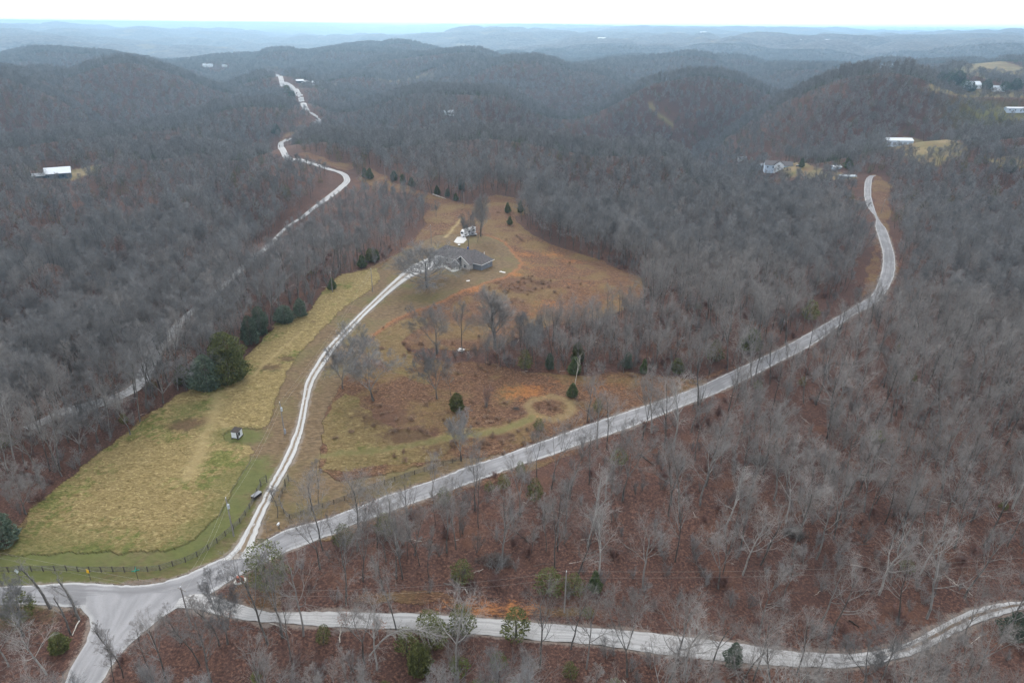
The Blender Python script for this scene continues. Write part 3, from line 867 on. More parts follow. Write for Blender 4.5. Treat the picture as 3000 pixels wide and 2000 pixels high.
class Seg:
    def __init__(s): s.a = []; s.b = []; s.ra = []; s.rb = []
    def add(s, a, b, ra, rb): s.a.append(a[:]); s.b.append(b[:]); s.ra.append(ra); s.rb.append(rb)


def seg_mesh(S, n):
    A = np.array([tuple(v) for v in S.a]); B_ = np.array([tuple(v) for v in S.b]); ra = np.array(S.ra); rb = np.array(S.rb)
    d = B_ - A; d /= np.linalg.norm(d, axis=1)[:, None] + 1e-9
    up = np.where(np.abs(d[:, 2:3]) < 0.9, np.array([[0, 0, 1.0]]), np.array([[1.0, 0, 0]]))
    x = np.cross(d, up); x /= np.linalg.norm(x, axis=1)[:, None] + 1e-9
    y = np.cross(d, x)
    V = []
    for P, r in ((A, ra), (B_, rb)):
        for i in range(n):
            t = 2 * math.pi * i / n
            V.append(P + (x * math.cos(t) + y * math.sin(t)) * r[:, None])
    V = np.stack(V, 1)                    # (segs, 2n, 3)
    m = len(A); base = (np.arange(m) * 2 * n)[:, None]
    F = []
    for i in range(n):
        j = (i + 1) % n
        F.append(base + np.array([[i, j, n + j, n + i]]))
    return V.reshape(-1, 3), np.concatenate(F)


def rvec(rg):
    while True:
        v = Vector((rg.uniform(-1, 1), rg.uniform(-1, 1), rg.uniform(-1, 1)))
        if 0.05 < v.length < 1: return v.normalized()


def turn(d, ang, rg):
    ax = d.cross(rvec(rg))
    if ax.length < 1e-3: ax = Vector((1, 0, 0))
    return (Matrix.Rotation(ang, 3, ax.normalized()) @ d).normalized()


def grow(seed, H=17.0, clear=0.5, limb=5.5, nl=9, spread=(30, 60), fork=1, r0=0.22, kids=(6, 5, 4), twig=0.016, wob=0.10, upb=0.12,
         lean=(0, 0), flat=0.0, maxl=4):
    """returns trunk segments and crown segments"""
    rg = random.Random(seed)
    T, Cn, Tw = Seg(), Seg(), Seg()

    def branch(p, d, L, r, lv, tr):
        n = (6, 5, 4, 3, 2)[min(lv, 4)]
        if lv >= maxl: n = 1
        seg = T if tr else (Cn if lv < 3 else Tw)
        pts = [(p.copy(), d.copy(), r)]
        for i in range(n):
            t = (i + 1) / n
            dd = (d + rvec(rg) * wob * (1 + lv * 0.7) + Vector((0, 0, upb * (1 if lv < 3 else 0.4))) * (0 if tr else 1)).normalized()
            q = p + dd * L / n
            rr = max(r * (1 - 0.75 * t), twig * 0.6) if not tr else r0 * (1 - 0.62 * t)
            r_prev = pts[-1][2]
            seg.add(p, q, r_prev, rr)
            p, d = q, dd
            pts.append((p.copy(), d.copy(), rr))
        return pts

    def at(pts, t):
        f = t * (len(pts) - 1); i = min(int(f), len(pts) - 2); a = f - i
        return pts[i][0].lerp(pts[i + 1][0], a), pts[i][1], pts[i][2] * (1 - a) + pts[i + 1][2] * a

    def rec(pts, L, lv):
        if lv > maxl: return
        if lv == 1: cnt = nl
        else: cnt = kids[lv - 2]
        for k in range(cnt):
            lo = clear if lv == 1 else 0.18
            t = lo + (1 - lo) * (k + rg.random()) / cnt
            p, d, r = at(pts, min(t, 0.99))
            if lv == 1:
                a = R(rg.uniform(*spread)) * (1.15 - 0.55 * (t - lo) / (1 - lo))
                l = limb * rg.uniform(0.75, 1.15) * (1.0 - 0.45 * ((t - lo) / (1 - lo)) ** 1.5)
                rr = min(r * 0.62, 0.02 + 0.018 * l)
            else:
                a = R(rg.uniform(20, 48)); l = L * (rg.uniform(0.38, 0.62) if lv < 3 else rg.uniform(0.5, 0.75)) * (1.15 - 0.5 * t)
                rr = max(r * 0.6, twig)
                if lv >= 3: rr = max(min(rr, twig * 1.6), twig)
                if lv >= maxl: rr = twig
            d2 = turn(d, a, rg)
            if lv == 1 and d2.z < 0.12: d2.z = 0.12 + rg.random() * 0.2; d2.normalize()
            if flat and lv == 1: d2.z *= 1 - flat; d2.normalize()
            b = branch(p, d2, l, rr, lv, False)
            rec(b, l, lv + 1)
    d0 = Vector((lean[0], lean[1], 1)).normalized()
    if fork == 1:
        tp = branch(Vector((0, 0, -0.4)), d0, H * 0.93, r0, 0, True)
        rec(tp, H, 1)
    else:
        h0 = H * clear * 0.8
        tp = branch(Vector((0, 0, -0.4)), d0, h0, r0 * 1.0, 0, True)
        for k in range(fork):
            p, d, r = tp[-1]
            az = 2 * math.pi * (k + rg.random() * 0.4) / fork
            dd = (d + Vector((math.cos(az), math.sin(az), 0)) * math.tan(R(rg.uniform(spread[0] * 0.5, spread[1] * 0.62)))).normalized()
            l = (H - h0) * rg.uniform(0.85, 1.05)
            sv = nl
            b = branch(p, dd, l, r0 * 0.36, 0, False)
            # limbs on each leader
            for q in range(nl):
                t = 0.2 + 0.8 * (q + rg.random()) / nl
                pp, d3, r3 = at(b, min(t, 0.99))
                a = R(rg.uniform(28, 55)); l3 = limb * rg.uniform(0.6, 1.1) * (1 - 0.5 * t)
                bb = branch(pp, turn(d3, a, rg), l3, min(r3 * 0.6, 0.05), 1, False)
                rec(bb, l3, 2)
    return T, Cn, Tw


def tree_meshes(name, segs, bark, twigm, thick=1.0, sides=3):
    T, Cn, Tw = segs
    v, f = seg_mesh(T, 7)
    tm = np_mesh(name + '_trunk', v, f, [bark], True)
    v1, f1 = seg_mesh(Cn, 4)
    limb = M_LIMB if bark is M_BARK else bark
    if len(Tw.a):
        if thick != 1.0: Tw.ra = [r * thick for r in Tw.ra]; Tw.rb = [r * thick for r in Tw.rb]
        v2, f2 = seg_mesh(Tw, sides)
        V = np.concatenate([v1, v2]); F = np.concatenate([f1, f2 + len(v1)])
        mi = np.concatenate([np.zeros(len(f1)), np.ones(len(f2))])
    else: V, F, mi = v1, f1, np.zeros(len(f1))
    cm = np_mesh(name + '_crown', V, F, [limb, twigm], False, mi)
    return tm, cm


def joined(name, tm, cm):
    """one mesh of trunk and crown, for the wood mass"""
    vs_, fs, mi, mats = [], [], [], []
    b = 0
    for me in (tm, cm):
        v = np.zeros(len(me.vertices) * 3, np.float32); me.vertices.foreach_get('co', v)
        f = np.zeros(len(me.loops), np.int32); me.loops.foreach_get('vertex_index', f)
        k = np.zeros(len(me.polygons), np.int32); me.polygons.foreach_get('material_index', k)
        mi.append(k + len(mats)); mats += list(me.materials)
        vs_.append(v.reshape(-1, 3)); fs.append(f.reshape(-1, 4) + b); b += len(me.vertices)
    return np_mesh(name, np.concatenate(vs_), np.concatenate(fs), mats, False, np.concatenate(mi))


M_LIMB = noise_mat('grey_limb', (0.11, 0.105, 0.10), (0.24, 0.232, 0.222), 1.5, 0.9, per_obj=0.2)
# near kinds: forest-grown (tall, narrow, clear stem), open-grown (wide), pale-barked, slim
KIND = {}
for i in range(5):
    KIND['forest%d' % i] = tree_meshes('bare_tree', grow(100 + i, H=18, clear=0.42, limb=8.0, nl=9, spread=(24, 52), r0=0.20, kids=(6, 5, 4), twig=0.0100, wob=0.11, lean=((i - 2) * 0.03, 0.02)), M_BARK, M_TWIG)
for i in range(3):
    KIND['pale%d' % i] = tree_meshes('bare_tree', grow(200 + i, H=19, clear=0.40, limb=9.0, nl=9, spread=(24, 54), r0=0.24, kids=(6, 5, 4), twig=0.0110, wob=0.13), (M_MIDBARK, M_BARK, M_PALE)[i], (M_TWIG, M_TWIG, M_TWIG_PALE)[i])
for i in range(3):
    KIND['fork%d' % i] = tree_meshes('bare_tree', grow(300 + i, H=19, clear=0.42, limb=5.6, nl=8, fork=3 + (i == 1), spread=(22, 42), r0=0.24, kids=(6, 5, 3), twig=0.0110, wob=0.10), M_BARK, M_TWIG)
for i in range(3):
    KIND['slim%d' % i] = tree_meshes('bare_tree', grow(400 + i, H=13, clear=0.35, limb=3.2, nl=11, spread=(25, 50), r0=0.10, kids=(6, 5, 4), twig=0.012, wob=0.14), M_BARK, M_TWIG)
for i in range(4):
    KIND['dense%d' % i] = tree_meshes('bare_tree', grow(150 + i, H=17.5, clear=0.40, limb=7.0, nl=11, spread=(26, 58), r0=0.19, kids=(7, 6, 5), twig=0.012, wob=0.12), M_BARK, M_TWIG_DENSE)
KIND['wide0'] = tree_meshes('bare_tree', grow(501, H=13.5, clear=0.20, limb=13.0, nl=17, spread=(42, 88), r0=0.46, kids=(10, 8, 6), twig=0.025, wob=0.10, upb=0.06), M_BARK, M_TWIG_DENSE)
KIND['wide1'] = tree_meshes('bare_tree', grow(502, H=19, clear=0.25, limb=8.5, nl=20, spread=(30, 66), r0=0.45, kids=(9, 8, 7), twig=0.014, wob=0.09, upb=0.16), M_BARK, M_TWIG)
KIND['wide2'] = tree_meshes('bare_tree', grow(503, H=17, clear=0.30, limb=7.5, nl=10, fork=3, spread=(40, 62), r0=0.42, kids=(8, 7, 6), twig=0.014, wob=0.15, upb=0.10), M_BARK, M_TWIG)
KIND['wide3'] = tree_meshes('bare_tree', grow(504, H=16, clear=0.28, limb=6.5, nl=9, fork=4, spread=(36, 62), r0=0.34, kids=(7, 6, 5), twig=0.016, wob=0.13), M_BARK, M_TWIG_DENSE)
KIND['snag'] = tree_meshes('dead_tree', grow(601, H=11, clear=0.42, limb=3.4, nl=7, spread=(20, 40), r0=0.13, kids=(2, 1, 1), twig=0.025, wob=0.07, maxl=2), M_DEAD, M_DEAD)
KIND['broken'] = tree_meshes('broken_tree', grow(602, H=11, clear=0.35, limb=3.6, nl=7, spread=(30, 80), r0=0.30, kids=(4, 3, 3), twig=0.016, wob=0.16, lean=(-0.5, 0.25), maxl=4), M_BARK, M_TWIG)


def shrub_segs(seed, H, n=14, spread=18, kids=(4, 3, 2), twig=0.012):
    rg = random.Random(seed); T, Cn, Tw = Seg(), Seg(), Seg()
    for k in range(n):
        a = rg.uniform(0, 6.283); p = Vector((math.cos(a), math.sin(a), 0)) * rg.uniform(0.05, 0.5); p.z = -0.2
        d = turn(Vector((0, 0, 1)), R(rg.uniform(2, spread)), rg); L = H * rg.uniform(0.7, 1.0)
        r = 0.045
        prev = p
        st = T if k < 3 else Cn
        pts = [p]
        for i in range(4):
            d = (d + rvec(rg) * 0.08).normalized(); q = prev + d * L / 4
            st.add(prev, q, r, r * 0.75); r *= 0.75; prev = q; pts.append(q)
        for j in range(kids[0] * 3):
            t = rg.uniform(0.25, 1); i = min(int(t * 4), 3); pp = pts[i].lerp(pts[i + 1], t * 4 - i)
            d1 = turn(d, R(rg.uniform(20, 50)), rg); l = L * rg.uniform(0.12, 0.28)
            q = pp + d1 * l; Tw.add(pp, q, twig, twig * 0.6)
            for w in range(kids[1]):
                p3 = pp.lerp(q, rg.uniform(0.2, 1)); Tw.add(p3, p3 + turn(d1, R(rg.uniform(25, 60)), rg) * l * 0.5, twig * 0.8, twig * 0.5)
    return T, Cn, Tw


KIND['thicket'] = tree_meshes('shrub', shrub_segs(700, 9.5, 18, 14), M_BARK, M_REDTWIG)
for i in range(2):
    KIND['brush%d' % i] = tree_meshes('shrub', shrub_segs(710 + i, 2.6, 22, 50, (4, 4, 2), 0.016), M_REDTWIG, M_REDTWIG)
    KIND['sapling%d' % i] = tree_meshes('sapling', shrub_segs(720 + i, 5.0, 9, 24, (5, 4, 2), 0.013), M_BARK, M_TWIG_DENSE)


def cedar_meshes(seed, H, W, mat, n=5200, shape=1.0, bare=0.06, lumps=26):
    """evergreen: short trunk and a crown of small drooping sprays, denser outside, ragged outline"""
    rg = np.random.default_rng(seed)
    T = Seg(); T.add(Vector((0, 0, -0.3)), Vector((0, 0, H * 0.55)), 0.035 * W + 0.08, 0.06)
    v, f = seg_mesh(T, 7); tm = np_mesh('cedar_trunk', v, f, [M_BARK], True)
    t = rg.beta(1.15, 1.35, n)                      # height fraction
    prof = np.where(t < 0.18, 0.62 + t / 0.18 * 0.38, (1 - (t - 0.18) / 0.82) ** (0.62 * shape)) * W / 2
    a = rg.uniform(0, 2 * np.pi, n)
    la = rg.uniform(0, 2 * np.pi, lumps); lt = rg.uniform(0.02, 0.95, lumps); lr = rg.uniform(0.55, 1.32, lumps)
    da = np.abs((a[:, None] - la[None] + np.pi) % (2 * np.pi) - np.pi); dt = np.abs(t[:, None] - lt[None])
    w = np.exp(-(da / 0.42) ** 2 - (dt / 0.085) ** 2)
    mod = (1 + ((w * (lr[None] - 1)).sum(1)) * 1.2) * (0.80 + 0.34 * vnoise(a * 4.0, t * 14, seed))
    rad = prof * mod * (1 - 0.55 * rg.random(n) ** 2.2)
    c = np.stack([np.cos(a) * rad, np.sin(a) * rad, bare * H + t * H * (1 - bare)], 1)
    s = (0.14 + 0.42 * rg.random(n) ** 1.5) * (0.55 + 0.11 * W ** 0.8) * (1.0 - 0.45 * t)
    out = np.stack([np.cos(a), np.sin(a), rg.uniform(-0.25, 0.95, n)], 1); out /= np.linalg.norm(out, axis=1)[:, None]
    j = rg.normal(0, 0.35, (n, 3)); d = out + j; d /= np.linalg.norm(d, axis=1)[:, None]
    k = np.cross(d, rg.normal(0, 1, (n, 3))); k /= np.linalg.norm(k, axis=1)[:, None]
    p0 = c - d * s[:, None] * 0.5; p1 = c + d * s[:, None] * 0.7
    wv = k * s[:, None] * 0.34
    V = np.stack([p0, c + wv, p1, c - wv], 1).reshape(-1, 3)
    F = np.arange(n * 4).reshape(-1, 4)
    cm = np_mesh('cedar_crown', V, F, [mat], False)
    return tm, cm


KIND['cedar0'] = cedar_meshes(11, 7.0, 4.4, M_CEDAR)
KIND['cedar1'] = cedar_meshes(12, 6.0, 4.8, M_CEDAR_O, shape=0.75)
KIND['cedar2'] = cedar_meshes(13, 8.0, 5.2, M_CEDAR_B, shape=0.9)
KIND['cedar_big'] = cedar_meshes(14, 13.0, 10.5, M_CEDAR_O, n=15000, shape=0.62, lumps=70, bare=0.02)
KIND['cedar_med'] = cedar_meshes(15, 10.0, 7.0, M_CEDAR_B, n=9000, shape=0.7, lumps=46, bare=0.02)
KIND['cedar_feather'] = cedar_meshes(19, 11.0, 8.0, M_CEDAR_O, n=3400, shape=0.45, bare=0.14, lumps=60)
KIND['cedar_loose'] = cedar_meshes(16, 7.0, 5.0, M_CEDAR_O, n=1500, shape=0.7, bare=0.12)
KIND['bush_green'] = cedar_meshes(17, 3.6, 3.8, M_HONEY, n=700, shape=0.5, bare=0.05)
KIND['clump_leaf'] = cedar_meshes(18, 6.0, 4.0, M_OAKLEAF, n=260, shape=0.5, bare=0.25)


def plant(kind, x, y, height_m, base_h, rz, name, label, cat, group=None, sx=1.0, parts=True, tilt=(0, 0)):
    tm, cm = KIND[kind]
    s = height_m / base_h
    z = float(height(x, y))
    e = empty(name, (x, y, z), rz, label, cat, group)
    e.scale = (s * sx, s * sx, s)
    e.rotation_euler = (tilt[0], tilt[1], rz)
    t = bpy.data.objects.new('trunk', tm); link(t, e)
    c = bpy.data.objects.new('crown', cm); link(c, e)
    return e


BASEH = {}
for k, (tm, cm) in KIND.items():
    v = np.zeros(len(cm.vertices) * 3, np.float32); cm.vertices.foreach_get('co', v)
    BASEH[k] = float(v.reshape(-1, 3)[:, 2].max())

# (pixel of the foot, height in m, kind, width factor, label)
PLACED = [
    ((981, 660), 19, 'wide0', 1.55, 'broad bare oak with a thick trunk in front of the grey house'),
    ((1076, 571), 20, 'wide3', 0.8, 'tall bare tree directly behind the house roof, blue bin at its foot'),
    ((1097, 556), 17, 'slim2', 1.0, 'slim dark trunked tree right of the camper behind the house'),
    ((1104, 543), 23, 'wide1', 0.95, 'tallest bare tree behind the house with a dense pale crown'),
    ((1002, 500), 10.5, 'wide3', 0.7, 'lone small bare tree in the grass left of the faint track behind the house'),
    ((980, 466), 11, 'forest2', 0.8, 'lone bare tree on the meadow edge near the felled white logs'),
    ((919, 590), 14, 'dense0', 0.7, 'slender bare tree on the lawn edge left of the house'),
    ((1137, 800), 22.5, 'wide1', 1.4, 'large round crowned bare tree with dense fine twigs in the middle of the brown field'),
    ((1158, 812), 12, 'slim1', 1.0, 'crooked bare tree right beside the large round crowned tree'),
    ((1003, 812), 19.0, 'wide2', 1.15, 'wide two lobed bare tree left of the white picnic table'),
    ((1004, 916), 18, 'wide3', 0.95, 'leaning bare tree standing in brown grass just below the wide two lobed tree'),
    ((1036, 911), 12.5, 'slim1', 0.9, 'thin bare tree to the right of the leaning tree in brown grass'),
    ((857, 920), 20, 'wide3', 1.25, 'vase shaped bare tree standing alone in the field right of the driveway bend'),
    ((816, 848), 17, 'wide3', 1.15, 'spreading bare tree beside the driveway, upper one of the pair at the bend'),
    ((787, 893), 16, 'wide3', 1.0, 'bare tree at the driveway bend, lower and leftmost of the pair'),
    ((1059, 1058), 15.5, 'wide3', 0.85, 'bare tree between the mown path and the road with a pale twiggy crown'),
    ((1117, 936), 9.5, 'thicket', 0.9, None),
    ((1320, 890), 12.5, 'snag', 1.0, 'dead white snag rising out of the dark round cedar'),
    ((1334, 575), 15, 'pale0', 0.9, 'pale white barked tree at the edge of wood behind the brown field'),
    ((458, 610), 14, 'pale0', 0.8, 'pale white barked tree among the dark wood left of the back road'),
    ((637, 1187), 11.5, 'slim0', 1.3, 'small bare tree beside the driveway gate, leaning left'),
    ((742, 1263), 22, 'forest0', 0.9, 'tall dark trunked tree on the lower road edge right of the junction'),
    ((768, 1252), 9, 'slim2', 0.6, 'short thin snag beside the tall dark trunk at the road edge'),
    ((733, 1158), 13, 'slim1', 1.0, 'thin bare tree behind the rail fence right of the driveway'),
    ((650, 1463), 23, 'fork0', 0.95, 'tall twin leader tree rising in front of the big cedar at the junction'),
    ((616, 1480), 22, 'pale1', 0.9, 'straight pale tree left of the twin leader tree by the gravel road'),
    ((697, 1460), 22, 'pale0', 0.9, 'thick grey tree with many upright limbs above the gravel road start'),
    ((503, 1482), 17, 'slim0', 1.1, 'leaning tree below the start of the gravel road'),
    ((523, 1478), 17, 'wide3', 0.8, 'bare tree forking into a fan over the road junction'),
    ((460, 1527), 15, 'slim2', 1.1, 'crooked thin tree on the leafy point inside the junction'),
    ((383, 1572), 17, 'forest4', 0.95, 'bare tree on the right bank of the side road, nearest the bottom edge'),
    ((345, 1545), 13, 'slim1', 1.0, 'slim bare tree overlapping the right edge of the side road'),
    ((283, 1556), 15, 'slim0', 0.9, 'thin straight tree standing against the pale side road'),
    ((262, 1568), 12, 'slim2', 1.0, 'small bare tree left of the thin straight tree on the side road'),
    ((183, 1425), 9, 'broken', 1.0, 'broken leaning trunk nearest the left bend of the junction'),
    ((163, 1458), 8, 'broken', 0.8, 'thin broken trunk beside a fallen white limb'),
    ((117, 1398), 10, 'broken', 0.9, 'long leaning broken trunk reaching over the road at the left'),
    ((108, 1548), 15, 'pale2', 1.2, 'gnarled thick tree with white twisted limbs in the bottom left corner'),
    ((20, 1530), 13, 'pale0', 1.2, 'white limbed tree at the left edge below the road'),
    ((55, 1460), 13, 'wide3', 1.1, 'tangled grey crowned tree in the lower left wood'),
    ((834, 1335), 19, 'fork1', 0.9, 'dark thick trunk with a forked crown below the road, left of the brush pile'),
    ((911, 1328), 21, 'fork0', 0.9, 'cluster of three tall stems below the road'),
    ((925, 1330), 20, 'forest2', 0.85, 'tall straight stem touching the cluster of three stems'),
    ((954, 1275), 16, 'fork2', 0.9, 'dark double trunk halfway down the bank below the road'),
    ((937, 1278), 14, 'slim1', 1.0, 'thin dark stem left of the dark double trunk'),
    ((964, 1298), 14, 'slim2', 1.0, 'thin grey stem just below the dark double trunk'),
    ((992, 1140), 13, 'fork1', 1.0, 'bushy forked tree standing over the lower edge of the road'),
    ((1099, 1212), 16, 'forest3', 0.85, 'straight single tree on open leaf litter below the road'),
    ((1058, 1232), 13, 'slim0', 1.0, 'curved thin tree left of the straight single tree'),
    ((1154, 1277), 19, 'forest0', 1.1, 'tree standing in the dark brush pile'),
    ((1254, 1265), 15, 'slim1', 1.1, 'bowed dark stem right of the brush pile'),
    ((1281, 1265), 19, 'forest4', 0.95, 'tall tree with mossy foot right of the bowed stem'),
    ((1232, 1095), 15, 'fork2', 0.9, 'forked tree over the lower road edge above the small green cedar'),
    ((1300, 1220), 18, 'forest1', 0.9, 'tall tree in leaf litter above the mossy footed tree'),
    ((1326, 1332), 19, 'pale1', 1.0, 'leaning tree beside the utility pole above the gravel road'),
    ((1369, 1357), 21, 'pale2', 1.0, 'curved pale tree with ivy green foot right of the utility pole'),
    ((1477, 1348), 20, 'pale0', 1.0, 'white limbed forked tree right of the curved pale tree'),
    ((911, 1445), 17, 'slim2', 1.1, 'dark single stem standing over the gravel road'),
    ((837, 1522), 21, 'fork2', 1.0, 'twisting forked tree below the gravel road, left part'),
    ((866, 1538), 20, 'pale2', 0.85, 'tall pale crowned tree just right of the twisting forked tree'),
    ((1311, 1490), 17, 'pale1', 0.9, 'bare tree standing across the gravel road, left of a close pair'),
    ((1347, 1535), 18, 'pale0', 0.85, 'pale tree rising from the bottom edge across the gravel road'),
    ((1441, 1553), 20, 'fork1', 1.0, 'leaning forked tree across the gravel road, right of the pale tree'),
    ((1571, 1547), 19, 'pale2', 1.05, 'large pale limbed tree left of the little roadside cedar'),
    ((1631, 1540), 17, 'forest2', 1.0, 'pale twigged tree above the little roadside cedar'),
    ((1878, 1552), 9, 'slim1', 1.1, 'small dark fork standing on the lower edge of the gravel bend'),
    ((1985, 1572), 14, 'wide3', 1.0, 'thick trunked tree at the bottom edge under the gravel bend'),
    ((2025, 1560), 15, 'forest1', 0.9, 'bare tree with curled dry leaves on the gravel bend'),
    ((2090, 1545), 9, 'slim0', 1.0, 'thin fork leaning left below the rising gravel bend'),
    ((2322, 1430), 12, 'slim2', 1.0, 'leaning thin tree at the right end of the gravel road'),
    ((2018, 1365), 21, 'pale2', 1.1, 'big pale crowned tree dominating the lower right wood'),
    ((2135, 1390), 12, 'slim0', 1.0, 'slanting thin dark stem above the gravel bend'),
    ((2215, 1372), 17, 'pale1', 1.15, 'broad pale tree on the open floor at the right, above the gravel road'),
    ((1798, 1380), 15, 'slim1', 1.2, 'slim dark stem in the middle of the lower right wood'),
    ((1885, 1428), 16, 'pale0', 1.0, 'pale slanted tree just above the gravel road in the lower right wood'),
    ((1705, 1320), 20, 'pale2', 0.95, 'white limbed tree with one long drooping arm in the lower right wood'),
    ((1900, 885), 14, 'pale1', 0.9, 'pale crowned tree at the upper roadside beside a dark bush'),
    ((1628, 862), 14, 'fork1', 1.1, 'grey forked tree at the field corner next to the road'),
    ((1702, 822), 16, 'fork0', 1.0, 'tree over the upper roadside, right of the field corner'),
    ((375, 925), 17, 'wide3', 1.15, 'large pale forked tree at the meadow edge left of the dark cedars'),
    ((300, 1000), 16, 'fork2', 1.2, 'dark leaning tree at the left edge of the meadow'),
    ((225, 1015), 17, 'wide3', 1.2, 'wide grey tree crowding the left edge of the meadow'),
    ((185, 1040), 15, 'wide3', 1.2, 'low spreading grey tree at the upper left side of the tall grass'),
    ((60, 1180), 14, 'wide2', 0.9, 'dense grey tree overhanging the lower left of the tall grass'),
    ((20, 1080), 14, 'pale0', 1.3, 'white limbed tree at the far left beside the tall grass'),
]
